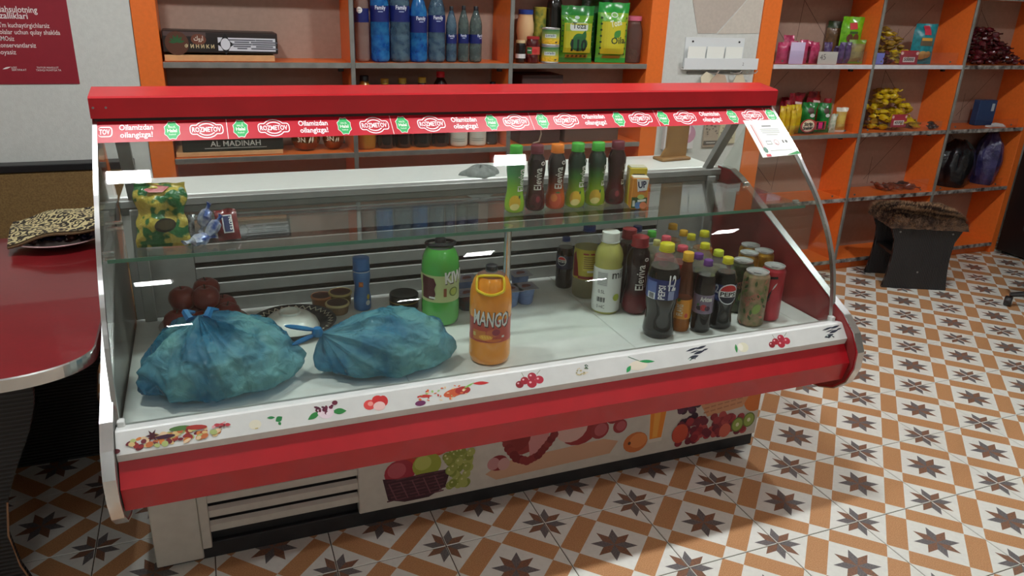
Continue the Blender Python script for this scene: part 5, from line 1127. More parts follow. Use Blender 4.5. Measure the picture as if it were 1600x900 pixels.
sj = jar('tea_jar', 'clear plastic jar with pink lid beside the tea packets', placey(988, 62, 25, 30, Z1, 3.63), [(.9, 0), (1, .03), (1, .72), (.92, .82), (.74, .93), (.72, 1)], MP('jar_plastic', (160, 130, 120), .25, .06), C((206, 100, 126)), .1, lidw=1.05)
MB().lathe([(.030, .004), (.034, .01), (.034, .05), (.024, .062), (.008, .068)], 18).build('tea_leaves', M('tea_leaf', (64, 52, 32), .9, scale=200, rgb2=(104, 90, 60), bump=.8), sj, smooth=True)
# lower row, seen through the case
zt = ony(350, 238, YB_).z
tag(MB().box(-.128, X_(443, 245, YB_), YB_, YB_+.18, Z2, max(Z2+.02, zt), bev=.002).build('tray', CARD), 'tan cardboard tray under the green lettered box', 'tray')
carton('date_box', 'dark green box lettered in white and gold behind the case glass', -.10, X_(443, 225, YB_), YB_+.002, .16, max(Z2+.02, zt)+.001, .20, M('dark_green_carton', (36, 42, 36), .4, var=.1), lambda p, w_, h: (p.t(fit('AL MADINAH', .21, .034, .005), C((206, 206, 196)), .02*w_, .022), p.p(rect(.02*w_, .055, .26, .002), C((206, 206, 196))), p.p(rect(.02*w_, .014, .26, .002), C((206, 206, 196))), p.p(rect(.02*w_, .085, .25, .012), C((206, 150, 50))), p.t(txt('❖❖', .012), C((206, 150, 50)), .02*w_, .061)))
GOLD = M('gold_glaze', (176, 116, 44), .14, .8, scale=22, rgb2=(110, 60, 26))
for i, (x, wp) in enumerate(((478, 44), (521, 33))):
    c, r, h, rz = placey(x, 225, 190, wp, Z2, 3.66); r = min(r, .07)
    t = thing('gold_jar', ['round gold glazed jar with white script beside the green box', 'round gold glazed jar beside the shelf divider'][i], 'jar', c, rz)
    GPf = [(.5, 0), (.8, .1), (1, .35), (.98, .6), (.7, .85), (.4, .95), (.42, 1)]
    MB().lathe([(a*r, b*h) for a, b in GPf], 28).build('jar_body', GOLD, t, smooth=60)
    dprint(t, radf(GPf, r, h), lambda p: (p.t(txt('3N', .03, .02), C((226, 214, 190)), -.3*r, .35*h), p.p(leaf(.2*r, .3*h, .5*r, .12*r, 1.2), C((226, 214, 190))), p.p(leaf(.45*r, .3*h, .5*r, .12*r, 1.4), C((226, 214, 190)))))
for x, wp, yt, m, cp, lb in ((572, 30, 118, MP('amber_oil', (176, 120, 40), .8, .1), CAPD, 'amber oil bottle beside the divider behind the case'), (603, 27, 123, COLA, C((170, 140, 50)), 'dark bottle with mustard cap next to the amber oil'), (630, 27, 122, COLA, C((180, 150, 50)), 'dark bottle with mustard cap second from the amber oil'), (660, 27, 121, M('dark_green_liquid', (24, 30, 30), .1), C((190, 160, 50)), 'dark green bottle with mustard cap beside the pink labelled one'),
                             (688, 28, 112, COLA, RED, 'dark bottle with pink label and red cap'), (768, 20, 128, M('dark_jar', (40, 40, 40), .15), CAPD, 'dark bottle standing against the orange divider')):
    bottle('sauce_bottle', lb, placey(x, 215, yt, wp, Z2, 3.64), STRAIGHT, m, .99, cp, (.30, .62, C((186, 96, 110), .4)) if x == 688 else None, n=20)
for x, c1, lb in ((717, (150, 170, 90), 'white carton-like bottle with green emblem'), (746, (206, 150, 60), 'white carton-like bottle with orange emblem')):
    bottle('dairy_bottle', lb, placey(x, 215, 150, 27, Z2, 3.62), STRAIGHT, C((206, 204, 190), .4), 1, CAPW, None, n=20, draw=lambda lab, rf, r, h: dprint(lab, rf, lambda p: (p.p(ell(0, .42*h, .5*r, .5*r), C(c1)), p.p(rect(0, .12*h, 1.6*r, .003), C((150, 150, 140))), p.p(rect(0, .16*h, 1.6*r, .003), C((150, 150, 140))))))
xa = X_(816, 125, 3.60); carton('brown_box', 'dark brown carton with pitched lid under the jars shelf', xa, X_(880, 125, 3.60), 3.60, .17, Z2, ony(845, 117, 3.60).z-Z2, M('brown_carton', (60, 36, 32), .5, var=.1), None)
carton('brown_box', 'wide dark brown carton beside the orange post', X_(882, 220, 3.60), X_(965, 220, 3.60), 3.60, .17, Z2, .16, M('brown_carton2', (88, 66, 56), .55, var=.1), None)
o = MB().tube([(X_(843, 210, 3.59), 3.592, Z2+.10), (X_(845, 218, 3.59), 3.590, Z2+.05), (X_(842, 226, 3.585), 3.586, Z2+.012), (X_(832, 232, 3.58), 3.58, Z2+.005)], .0045, 6).build('cord', C((150, 130, 110))); tag(o, 'pale cord hanging in front of the dark brown cartons', 'cord')
# ================================================================ piers between the shelving, things on the walls
struct(MB().box(2.267, 2.854, 3.556, BY-.001, 0, ZC).build('wall_middle', WALLM)); struct(MB().box(WX0, -.230, 3.556, BY-.001, 0, ZC).build('wall_back_left', WALLM))
WY = 3.556
WMID = bpy.data.objects['wall_middle']
for nm, pts, rgb in (('wall_patch', ((1080, -60), (1220, -60), (1166, 0), (1119, 52), (1090, 52), (1082, 0)), (188, 176, 164)), ('wall_patch', ((1223, -60), (1226, -40), (1190, 52), (1121, 53), (1168, 0)), (202, 194, 182))):  # two thin beige patches on the pier, one darker than the other
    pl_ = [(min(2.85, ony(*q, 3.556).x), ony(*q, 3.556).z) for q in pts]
    MB().prism(pl_, lambda a, b: (a, 3.556, b), lambda a, b: (a, 3.5535, b)).build(nm, M('wall_patch_%d' % rgb[0], rgb, .5, var=.04, scale=60), WMID)
x1, z0 = X_(125, 131, WY), ony(125, 131, WY).z
ps = MB().box(-1.02, x1, WY-.003, WY-.0005, z0, z0+.75).build('poster', M('poster_red', (142, 26, 42), .5, var=.03)); tag(ps, 'dark red poster with white text on the white wall', 'poster')
PW = C((236, 226, 222), .6)
def ptx(s_, pxr, py, wpx, size, bold=0):
    P = ony(pxr, py, WY); w_ = P.x-ony(pxr-wpx, py, WY).x; Print().t(fit(s_, w_, size, bold, 'R'), PW, P.x, P.z).build('poster_line', ps, fy(WY-.003), e0=.0006)
ptx('Mahsulotning', 59, 20, 65, .032, .012); ptx("afzalliklari", 44, 29.5, 53, .032, .012)
for s_, xr, y, w_ in (("Ta'm kuchaytirgichlarsiz", 78, 43.7, 85), ('Bolalar uchun qulay shaklda', 94.5, 54.4, 99), ('GMOsiz', 23, 63.8, 27), ('Konservantlarsiz', 57, 74.4, 61), ('Soyasiz', 26, 84.8, 29)): ptx(s_, xr, y, w_, .025, .004)
ptx('UzTEST', 27, 107, 9, .010); ptx('SERTIFIKAT', 42, 110.5, 23, .010); ptx('TAYYOR MAHSULOT', 92, 107, 34, .010); ptx('TASHQI MUHITGA TA', 96, 111, 39, .010)
P = ony(9, 108, WY); Print().p(leaf(P.x-.01, P.z, .03, .006, .3), PW).build('poster_mark', ps, fy(WY-.003), e0=.0006)
# wall pocket holder with tags on hooks
xa, xb = X_(1066, 105, WY), X_(1188, 105, WY); xb = min(xb, 2.852)
za, zm, zt = ony(1066, 105, WY).z, ony(1066, 90, WY).z, ony(1068, 58, WY).z; zp = ony(1068, 72, WY).z
t = thing('wall_pocket', 'white wall pocket holder with paper sheets in it', 'wall organiser', (0, 0, 0))
WP = M('white_plastic', (222, 226, 226), .4)
MB().box(xa, xb-.09, WY-.004, WY-.0005, za, zt).build('back_plate', WP, t)
MB().box(xa-.01, xb, WY-.030, WY-.026, za-.01, zm, bev=.001).build('front_plate', WP, t); MB().box(xa-.01, xb, WY-.026, WY-.0045, za-.01, za-.006).build('floor_plate', WP, t)
for i in range(3):
    a = xa+.01+i*(xb-xa-.1)/3; MB().box(a, a+(xb-xa-.1)/3-.012, WY-.022+.004*i, WY-.0205+.004*i, za, zp).build('paper_sheet', PAPER, t)
for x in (xa+.045, xb-.125): MB().lathe([(.005, 0), (.005, .004), (.003, .006)], 8).build('pin', BLACK, t, loc=(x, WY-.004, zt-.02)).rotation_euler.x = PI/2
p = Print(); p.t(txt('2', .022), C((90, 90, 90)), xb-.10, za+.012); p.build('number_print', t, fy(WY-.030), e0=.0006)
hk = thing('hook_rail', 'small metal hook rail below the white wall pocket', 'hook', (0, 0, 0))
zh = ony(1110, 113, WY).z
MB().box(xa+.03, xb-.08, WY-.008, WY-.0005, zh-.006, zh+.006, bev=.001).build('rail', STEEL, hk)
for px in (1105, 1140, 1165):
    x = X_(px, 113, WY); MB().tube([(x, WY-.008, zh), (x+.012, WY-.035, zh-.004), (x+.03, WY-.05, zh+.002), (x+.036, WY-.055, zh+.014)], .0035, 6).build('hook', CHROME, hk, smooth=True)
for i, (px, rot, m, w_, l) in enumerate(((1096, .7, C((222, 214, 186), .7), .085, .22), (1122, -.15, C((196, 172, 150), .7), .11, .24), (1150, .08, C((214, 200, 172), .7), .08, .2))):
    x = X_(px, 113, WY); o = MB().prism([(-w_*.25, .0), (w_*.25, 0), (w_*.5, -.04), (w_*.5, -l), (-w_*.5, -l), (-w_*.5, -.04)], lambda a, b: (a, 0, b), lambda a, b: (a, -.003, b)).build('paper_tag', m, None, loc=(x, WY-.020-.006*i, zh-.008)); o.rotation_euler.y = -rot
    tag(o, ['cream paper tag slanting from the wall hook', 'broad tan paper tag hanging from the middle wall hook', 'narrow beige paper tag beside the curled hook'][i], 'paper tag')
# rose napkin pack on the wall pier, patterned cards
def wall_sheet(name, label, x0, x1, y0, y1, m, draw, th=.02, cat='packet'):
    a, b = X_(x0, (y0+y1)/2, WY), X_(x1, (y0+y1)/2, WY); zb_, zt_ = ony((x0+x1)/2, y1, WY).z, ony((x0+x1)/2, y0, WY).z
    t = thing(name, label, cat, ((a+b)/2, WY-.001, zb_)); MB().box(-(b-a)/2, (b-a)/2, -th, 0, 0, zt_-zb_, bev=.003).build('pack_body', m, t)
    p = Print(); draw(p, b-a, zt_-zb_); p.build('pack_print', t, fy(-th), e0=.0006); return t
def rose(p, w_, h):
    cx, cy = .08*w_, .55*h
    for i in range(13, 0, -1):
        a = i*2.4; r = .028*w_*i; p.p(ell(cx+r*.28*math.cos(a), cy+r*.28*math.sin(a), r, r*.8, 16, a), C([(214, 176, 190), (196, 146, 166), (226, 200, 208)][i % 3]))
    p.p(rect(-.25*w_, .09*h, .3*w_, .07*h), C((110, 160, 200)))
wall_sheet('napkin_pack', 'white napkin pack printed with a pink rose on the wall', 1034, 1080, 185, 232, C((216, 214, 212), .4), rose, .03)
wall_sheet('pattern_card', 'grey patterned card with dark label bar on the wall', 1098, 1121, 185, 229, C((176, 160, 142), .5), lambda p, w_, h: ([p.p(ell(random.uniform(-.4, .4)*w_, random.uniform(.4, .95)*h, .06*w_, .03*h, 8), C((120, 106, 96))) for _ in range(22)], p.p(rect(0, .16*h, .98*w_, .14*h), C((96, 92, 86))), p.p(rect(0, .16*h, .6*w_, .03*h), C((200, 196, 186)))), .012)
wall_sheet('pattern_card', 'cream patterned card beside the grey one on the wall', 1122, 1148, 185, 224, C((206, 198, 166), .5), lambda p, w_, h: [p.p(ell(random.uniform(-.4, .4)*w_, random.uniform(.1, .95)*h, .05*w_, .03*h, 8), C((150, 140, 110))) for _ in range(26)], .012)
bo = onz(1092, 258, .980); t = thing('wooden_board', 'tan wooden board standing on the white worktop', 'board', (bo.x-.04, 2.70, .9805), .1)
WOOD = M('tan_wood', (150, 112, 62), .6, scale=9, rgb2=(128, 92, 54))
MB().prism([(-.075, 0), (.06, 0), (.065, .26), (-.045, .27), (-.045, .05), (-.06, .03)], lambda a, b: (a, .012, b), lambda a, b: (a, 0, b)).build('board_panel', WOOD, t); MB().box(-.085, .065, -.03, .04, 0, .012, bev=.003).build('foot', WOOD, t).location.z = -.0 
o = onz(775, 290, .980); t = thing('grey_cloth', 'small crumpled grey cloth on the white worktop', 'cloth', (o.x, 2.60, .9803))
mb = MB(); n, m = 24, 8
for j in range(m+1):
    for i in range(n):
        a = 2*PI*i/n; q = j/m; R_ = .07*math.sin(q*PI/2)*(1+.15*math.sin(3*a)+.08*math.sin(7*a)); mb.v.append((R_*math.cos(a), R_*.6*math.sin(a), .034*math.cos(q*PI/2)*(1+.2*math.sin(4*a))))
for j in range(m):
    for i in range(n): mb.f.append((j*n+i, j*n+(i+1) % n, (j+1)*n+(i+1) % n, (j+1)*n+i)); mb.m.append(0)
mb.build('cloth_body', M('grey_fabric', (120, 126, 122), .8, var=.2, scale=60), t, smooth=True)
# ================================================================ sweets on the right-hand shelving
def price(label, x0, x1, y0, y1, z, Y, m, draw, shape=None):
    a, b = X_(x0, y1, Y), X_(x1, y1, Y); h = ony((x0+x1)/2, y0, Y).z-z; w_ = b-a
    t = thing('price_card', label, 'price card', ((a+b)/2, Y, z+.0003)); MB().prism(shape(w_, h) if shape else [(-w_/2, 0), (w_/2, 0), (w_/2, h), (-w_/2, h)], lambda p, q: (p, .0012, q), lambda p, q: (p, 0, q)).build('card', m, t)
    if draw: p = Print(); draw(p, w_, h); p.build('card_print', t, fy(0), e0=.0006)
    return t
PK = shiny((196, 70, 110), (160, 40, 80)); PUR = shiny((96, 76, 120), (60, 44, 84)); 
G1 = 'pink packets on the top sweet shelf'
for i, (x0, x1, yt, Y) in enumerate(((1213, 1232, 66, 3.60), (1222, 1240, 55, 3.66), (1228, 1247, 64, 3.61), (1247, 1264, 62, 3.61), (1254, 1272, 64, 3.65), (1262, 1284, 66, 3.61))):
    shelf_pack('biscuit_packet', 'pink biscuit packet '+('leaning on the orange post', 'with raised top behind the post packet', 'behind the lilac card', 'just beside the lilac card', 'behind the two beside the lilac card', 'next to the card marked 45')[i], x0, x1, yt, 98, Z1, Y, .03, PK, None, 50+i, None, group=G1, rz=-.3+.1*i)
for i, (x0, x1, yt, Y) in enumerate(((1286, 1300, 66, 3.63), (1300, 1312, 72, 3.66), (1308, 1321, 66, 3.62), (1318, 1331, 66, 3.63))):
    shelf_pack('biscuit_packet', 'purple biscuit packet '+('right behind the card marked 45', 'standing behind the other purple ones', 'beside the card marked 45', 'next to the gold snack packet')[i], x0, x1, yt, 98, Z1, Y, .03, PUR, None, 60+i, None, group='purple packets on the top sweet shelf', rz=-.2+.1*i)
price('lilac blank card leaning on the pink packets', 1232, 1254, 66, 98, Z1, 3.575, C((206, 190, 220), .5), None)
price('white card handwritten 45 on the top sweet shelf', 1277, 1307, 81, 98, Z1, 3.57, C((206, 204, 190), .6), lambda p, w_, h: p.t(txt('45', .045, -.005), C((70, 60, 60)), -.25*w_, .35*h, .1))
shelf_pack('snack_pouch', 'gold and cream snack packet below the lime pouch', 1325, 1351, 62, 98, Z1, 3.62, .04, shiny((150, 140, 90), (90, 80, 60), 16), C((104, 140, 40), .3), 71)
shelf_pack('snack_pouch', 'lime green biscuit pouch with chocolate biscuits picture', 1310, 1346, 26, 97, Z1, 3.69, .045, shiny((120, 190, 30), (90, 160, 20)), None, 72, lambda p, w_, h: (p.p(rect(.0, .80*h, .34*w_, .14*h, .1), C((190, 50, 50))), p.p(rect(.04*w_, .66*h, .36*w_, .05*h), C((60, 90, 40))), p.p(ell(-.12*w_, .54*h, .14*w_, .09*h), C((96, 56, 34))), p.p(ell(.16*w_, .55*h, .13*w_, .09*h), C((106, 60, 36)))))
shelf_pack('snack_pouch', 'brown snack pouch with dark green top behind the lime pouch', 1288, 1318, 33, 97, Z1, 3.755, .04, shiny((110, 80, 50)), C((44, 60, 34), .4), 73)
YG = shiny((176, 140, 50), (120, 90, 40), 30); YY = shiny((206, 182, 30), (190, 150, 30), 26); MR_ = shiny((104, 28, 38), (64, 18, 26), 26)
xq = [X_(q, 90, 3.64) for q in (1378, 1425, 1512, 1592)]
heap('wrapped_sweet', 'gold wrapped sweet in the heap beside the teal pouch', 'sweet', 'gold sweets on the top shelf', xq[0]+.02, xq[1], 3.60, 3.74, Z1, 30, [YG, YG, YY], 5, .075, .017, .35, .20)
heap('wrapped_sweet', 'maroon wrapped sweet lying before the gold heap', 'sweet', 'maroon sweets before the gold heap', X_(1374, 95, 3.60), X_(1395, 95, 3.6), 3.57, 3.62, Z1, 9, [MR_], 6, .07, .016, .4, .08)
heap('wrapped_sweet', 'maroon wrapped sweet in the big dark heap on top shelf', 'sweet', 'maroon sweets in the big heap', xq[2]+.01, xq[3]+.02, 3.58, 3.74, Z1, 64, [MR_, MR_, shiny((84, 26, 34))], 8, .08, .018, .3, .22)
shelf_pack('snack_pouch', 'teal snack pouch with red badge and cookie picture', 1424, 1461, 37, 98, Z1, 3.625, .07, shiny((30, 140, 150), (20, 110, 120)), None, 81, lambda p, w_, h: (p.p(rect(.0, .84*h, .28*w_, .22*h), C((190, 50, 70))), p.p(rect(.0, .56*h, .5*w_, .2*h), C((96, 84, 64))), p.p(rect(0, .62*h, .44*w_, .07*h), C((206, 150, 60))), p.p(ell(-.08*w_, .22*h, .24*w_, .11*h), C((196, 150, 80))), p.p(ell(.14*w_, .24*h, .16*w_, .09*h), C((180, 130, 70)))))
def redtag(lb, x0, x1, y0, y1, z, Y, s_): price(lb, x0, x1, y0, y1, z, Y, C((168, 50, 64), .5), lambda p, w_, h: (p.p(rect(0, .35*h, .66*w_, .36*h), C((226, 214, 206))), p.t(fit(s_, .55*w_, .3*h, .03), C((50, 40, 40)), 0, .27*h), p.p(ell(-.42*w_, .8*h, .08*w_, .12*h, 8), C((230, 190, 180))), p.p(ell(.42*w_, .8*h, .08*w_, .12*h, 8), C((230, 190, 180)))))
redtag('small red price tag reading 50000 before the gold sweets', 1405, 1433, 79, 97, Z1, 3.572, '50000'); redtag('small red price tag on the yellow sweets heap', 1391, 1415, 179, 197, Z2+.025, 3.572, '45000')
price('pale blue card at the divider on the top sweet shelf', 1368, 1380, 83, 98, Z1, 3.572, C((130, 140, 220), .5), None)
# middle row
RP = shiny((140, 24, 40), (110, 16, 30)); GRN = shiny((24, 130, 50), (16, 90, 36), 20)
for i, (x0, x1, yt, Y) in enumerate(((1212, 1236, 152, 3.76), (1224, 1256, 145, 3.715), (1252, 1284, 143, 3.75), (1277, 1298, 154, 3.70), (1218, 1238, 157, 3.665))):
    shelf_pack('biscuit_packet', 'dark red biscuit packet '+('in the corner behind the yellow packets', 'with white lettering behind the yellow packets', 'with white lettering behind the green bags', 'beside the orange divider behind the green bags', 'low among the yellow packets')[i], x0, x1, yt, 212, Z2, Y, .04, RP, None, 90+i, (lambda p, w_, h: p.p(rect(.05*w_, .74*h, .5*w_, .06*h, -.1), C((226, 200, 196)))) if i in (1, 2) else None, group='dark red packets on the middle sweet shelf', rz=.15)
for i, (x0, x1, yt, Y) in enumerate(((1216, 1231, 166, 3.62), (1226, 1240, 164, 3.60), (1238, 1253, 163, 3.62), (1232, 1246, 172, 3.58))):
    shelf_pack('biscuit_packet', 'yellow biscuit packet '+('nearest the glass case corner', 'with pointed top among the yellow ones', 'touching the green bag', 'short, standing before the other yellow ones')[i], x0, x1, yt, 212, Z2, Y, .03, YY, None, 100+i, None, group='yellow packets on the middle sweet shelf', rz=-.2+.15*i)
for i, (x0, x1, yt, Y) in enumerate(((1249, 1275, 160, 3.61), (1274, 1298, 161, 3.62))):
    shelf_pack('snack_bag', ['shiny green snack bag beside the yellow packets', 'shiny green snack bag beside the small clear bag'][i], x0, x1, yt, 211, Z2, Y, .06, GRN, None, 110+i, lambda p, w_, h: (p.p(ell(0, .75*h, .2*w_, .1*h), C((70, 44, 36))), p.p(ell(.1*w_, .6*h, .16*w_, .06*h), C((200, 206, 200)))))
shelf_pack('snack_bag', 'small clear bag of yellow snacks beside the green bags', 1304, 1322, 168, 210, Z2, 3.61, .04, shiny((206, 180, 90), (170, 120, 60), 16), C((214, 210, 196), .3), 113)
shelf_pack('snack_bag', 'pale speckled sachet between green and clear bags', 1296, 1306, 178, 211, Z2, 3.60, .02, shiny((150, 170, 140), (206, 206, 190), 60), None, 114)
price('red and cream oval shelf sign with pink square', 1249, 1288, 186, 208, Z2+.012, 3.566, C((176, 60, 60), .5), lambda p, w_, h: (p.p(ell(-.2*w_, .5*h, .24*w_, .42*h, 20), C((226, 206, 176))), p.t(fit('Strip', .34*w_, .34*h, .05), BLACK, -.2*w_, .52*h, .05), p.t(fit('Snaker', .38*w_, .32*h, .05), BLACK, -.2*w_, .24*h, .05), p.p(rect(.28*w_, .5*h, .3*w_, .5*h), C((40, 30, 34))), p.p(rect(.28*w_, .5*h, .16*w_, .44*h), C((226, 40, 120)))), lambda w_, h: ell(-.2*w_, .5*h, .31*w_, .5*h, 14)[10:]+ell(-.2*w_, .5*h, .31*w_, .5*h, 14)[:0]+[(.08*w_, .2*h), (.5*w_, .2*h), (.5*w_, .8*h), (.08*w_, .8*h)]+ell(-.2*w_, .5*h, .31*w_, .5*h, 14)[2:10])
xq = [X_(q, 190, 3.64) for q in (1352, 1445)]
heap('wrapped_sweet', 'yellow wrapped sweet in the big yellow heap', 'sweet', 'yellow sweets in the big heap', xq[0]+.06, xq[1]-.02, 3.605, 3.73, Z2, 56, [YY, YY, YY, shiny((170, 130, 40))], 9, .09, .020, .35, .25)
heap('wrapped_sweet', 'black wrapped sweet beside the yellow heap', 'sweet', 'black sweets beside the yellow heap', X_(1447, 200, 3.62), X_(1462, 200, 3.62), 3.59, 3.64, Z2, 6, [shiny((36, 32, 34))], 10, .06, .015, .3, .04)
pl = placey(1543, 170, 157, 34, Z2, 3.66); pbox('blue_box', 'blue cardboard box standing in the middle shelf end bay', pl, 2*pl[1], .05, M('blue_carton', (36, 62, 104), .4), lambda p, w_, h: (p.p(rect(.3*w_, .72*h, .16*w_, .3*h), C((170, 186, 196)))), rz=-.1, cat='box')
for i, (px, a) in enumerate(((1553, .2), (1563, -.3))):
    x = X_(px, 183, 3.60); o = MB().prism([(-.04, 0), (.04, 0), (.04, .035), (0, .05), (-.04, .035)], lambda p, q: (p, q, .0), lambda p, q: (p, q, .006+.3*q*i)).build('folded_paper', PAPER, None, loc=(x, 3.585, Z2+.0005), rz=a); tag(o, ['small white folded paper before the blue box', 'white opened paper sleeve beside the blue box'][i], 'paper')
# lower rows
heap('snack_wrapper', 'brown snack wrapper lying on the third shelf', 'wrapper', 'brown wrappers on the third shelf', X_(1382, 290, 3.64), X_(1425, 285, 3.64), 3.63, 3.70, Z3, 7, [shiny((84, 40, 30), (150, 70, 40), 20), shiny((50, 34, 34))], 12, .13, .022, .6, .05)
def sack(name, label, x0, x1, yt, z, Y, d_, m, seed, part='sack_body'):
    pl = placey((x0+x1)/2, 250, yt, x1-x0, z, Y); nz = noise1(seed); r, h = pl[1], pl[2]; mb = MB(); n, mm = 40, 16
    for j in range(mm+1):
        q = j/mm
        for i in range(n):
            a = 2*PI*i/n; R_ = (.75+.35*math.sin(PI*min(1, q*.9+.12)))*(1+.07*nz(a)*(1+q)+.05*math.sin(9*q+3*a)); R_ *= (1-.55*max(0, q-.8)/.2); mb.v.append((r*R_*math.cos(a)*.95, d_/2*R_*math.sin(a)*.95, h*q*(1+.04*nz(a+q))))
    for j in range(mm):
        for i in range(n): mb.f.append((j*n+i, j*n+(i+1) % n, (j+1)*n+(i+1) % n, (j+1)*n+i)); mb.m.append(0)
    mb.f += [tuple(range(n))[::-1], tuple(mm*n+i for i in range(n))]; mb.m += [0, 0]
    t = thing(name, label, 'bag', pl[0]); mb.build(part, m, t, smooth=60); return t
sack('plastic_sack', 'black plastic sack on the third shelf end bay', 1466, 1521, 220, Z3, 3.67, .2, M('black_film', (20, 20, 24), .25, coat=.3, bump=.6, bscale=30), 5)
sack('plastic_sack', 'dark violet blue plastic sack beside the black one', 1523, 1560, 207, Z3, 3.67, .17, M('violet_film', (40, 38, 76), .2, scale=14, rgb2=(66, 62, 110), coat=.4, bump=.8, bscale=40), 6)
# ================================================================ stool
BLK = MR('black_ribbed_panel', (18, 18, 20), .010, 'X', .4, (70, 70, 72))
A_ = onz(1378, 449, 0); B_ = onz(1476, 454, 0); ax = math.atan2(B_.y-A_.y, B_.x-A_.x); Wd = (B_-A_).length
t = thing('stool', 'low black ribbed stool with waisted panel legs', 'stool', A_, ax)
HS = .405
def waist(w_, h, k=.035, fl=.004):
    pts = [(0-fl, 0)]
    for i in range(13): v = i/12; pts.append((k*math.sin(PI*v)**1.2*.5-(fl if v < .06 else 0)-.03*max(0, v-.75)/.25, h*(.03+.97*v)))
    return pts+[(w_-a, b) for a, b in pts[::-1]]
for y in (0, .27):
    MB().prism(waist(Wd, HS), lambda a, b: (a, y+.018, b), lambda a, b: (a, y, b)).build('panel_leg', BLK, t)
    if y == 0:
        for a, b in ((.035, .36), (Wd-.035, .36), (Wd*.5, .11)): MB().lathe([(.006, 0), (.006, .002)], 8).build('screw', STEEL, t, loc=(a, -.0005, b)).rotation_euler.x = PI/2
MB().box(.03, Wd-.03, .0185, .2695, .20, .218).build('stretcher', C((30, 28, 28)), t)
MB().box(-.02, Wd+.02, -.01, .298, HS+.0005, HS+.022, bev=.003).build('seat_board', C((36, 30, 28)), t)
t2 = thing('seat_cover', 'brown and black fur seat cover on the ribbed stool', 'seat cover', A_+Vector((0, 0, HS+.0225)), ax)
FUR = M('fur_base', (52, 36, 28), .95, scale=26, rgb2=(104, 78, 58), bump=.8, bscale=90)
mb = MB(); nx, ny = 26, 24; rr = random.Random(4)
def furz(u, v): e = max(abs(u), abs(v)); return .042*(1-e**6)+.006*math.sin(9*u+4*v)*math.cos(7*v)
for j in range(ny+1):
    for i in range(nx+1):
        u, v = i/nx*2-1, j/ny*2-1; e = max(abs(u), abs(v)); drop = -.045*max(0, e-.9)/.1*(1 if e > .9 else 0)
        mb.v.append((Wd/2+u*(Wd/2+.045)+rr.uniform(-.004, .004), .145+v*.178+rr.uniform(-.004, .004), max(-.04, furz(u, v)+drop+.003)))
for j in range(ny):
    for i in range(nx): a = j*(nx+1)+i; mb.f.append((a, a+1, a+nx+2, a+nx+1)); mb.m.append(0)
cv = mb.build('cover_cloth', FUR, t2, smooth=True)
mb = MB()
for _ in range(16000):
    i, j = rr.uniform(-.98, .98), rr.uniform(-.98, .98); e = max(abs(i), abs(j)); z = furz(i, j)+(-.045*max(0, e-.9)/.1)
    x, y = Wd/2+i*(Wd/2+.045), .145+j*.178; d = Vector((rr.uniform(-1, 1)+i*1.2, rr.uniform(-1, 1)+j*1.2-.3, .9)).normalized()*rr.uniform(.016, .030); s_ = Vector((-d.y, d.x, 0)).normalized()*.0014
    k = 0 if math.sin(24*x+9*math.sin(14*y))+.7*math.sin(38*y+12*x) > -.1+rr.uniform(-.5, .5) else 1
    P = Vector((x, y, max(-.04, z+.003))); mb.add([P-s_, P+s_, P+d], [(0, 1, 2)], k)
mb.build('fur_pile', [M('fur_dark', (56, 38, 30), .9), M('fur_tan', (172, 138, 104), .9)], t2, fix=False)['kind'] = 'stuff'
# ================================================================ right edge: black cabinet and castor of an office chair
zc_ = ony(1592, 238, 3.3).z
cb = thing('black_cabinet', 'black cabinet at the end of the orange shelving', 'cabinet', (0, 0, 0))
MB().box(5.205, 5.75, 2.95, 3.545, .02, .86, bev=.004).build('cabinet_body', C((16, 16, 18), .4), cb); MB().box(5.19, 5.765, 2.935, 3.548, .8605, .885, bev=.003).build('cabinet_top', C((26, 26, 28), .35), cb)
for x in (5.24, 5.70):
    for y in (3.0, 3.5): MB().lathe([(.02, 0), (.02, .0195)], 10).build('foot', BLACK, cb, loc=(x, y, 0))
cp_ = onz(1579, 480, 0); t = thing('office_chair', 'office chair, one castor and foot arm reaching in', 'chair', (cp_.x+.232, cp_.y-.150, 0))
CK = C((36, 34, 34), .35)
for k in range(5):
    a = 2.5+2*PI*k/5; d = Vector((math.cos(a), math.sin(a), 0)); q = Vector((-d.y, d.x, 0))
    MB().tube([d*.03+Vector((0, 0, .10)), d*.16+Vector((0, 0, .095)), d*.29+Vector((0, 0, .07))], [.024, .02, .014], 8).build('foot_arm', CK, t, smooth=True)
    w_ = MB().lathe([(.026, -.02), (.030, -.014), (.030, .014), (.026, .02)], 20).build('castor', CK, t, smooth=40, loc=tuple(d*.29+Vector((0, 0, .0305)))); w_.rotation_euler = (PI/2, 0, .5)
    MB().lathe([(.016, 0), (.022, .0), (.022, .002), (.016, .002), (.016, 0)], 20, caps=False).build('wheel_ring', C((200, 198, 190)), w_, loc=(0, 0, .0201))
MB().lathe([(.035, .07), (.035, .13), (.025, .132), (.025, .42)], 16).build('column', CK, t, smooth=40)
MB().box(-.23, .23, -.23, .23, .42, .50, bev=.03).build('seat', M('chair_fabric', (26, 26, 28), .8), t); MB().box(.20, .26, -.22, .22, .52, 1.0, bev=.03).build('backrest', M('chair_fabric', (26, 26, 28), .8), t); MB().box(.215, .245, -.03, .03, .44, .55).build('back_bracket', CK, t)
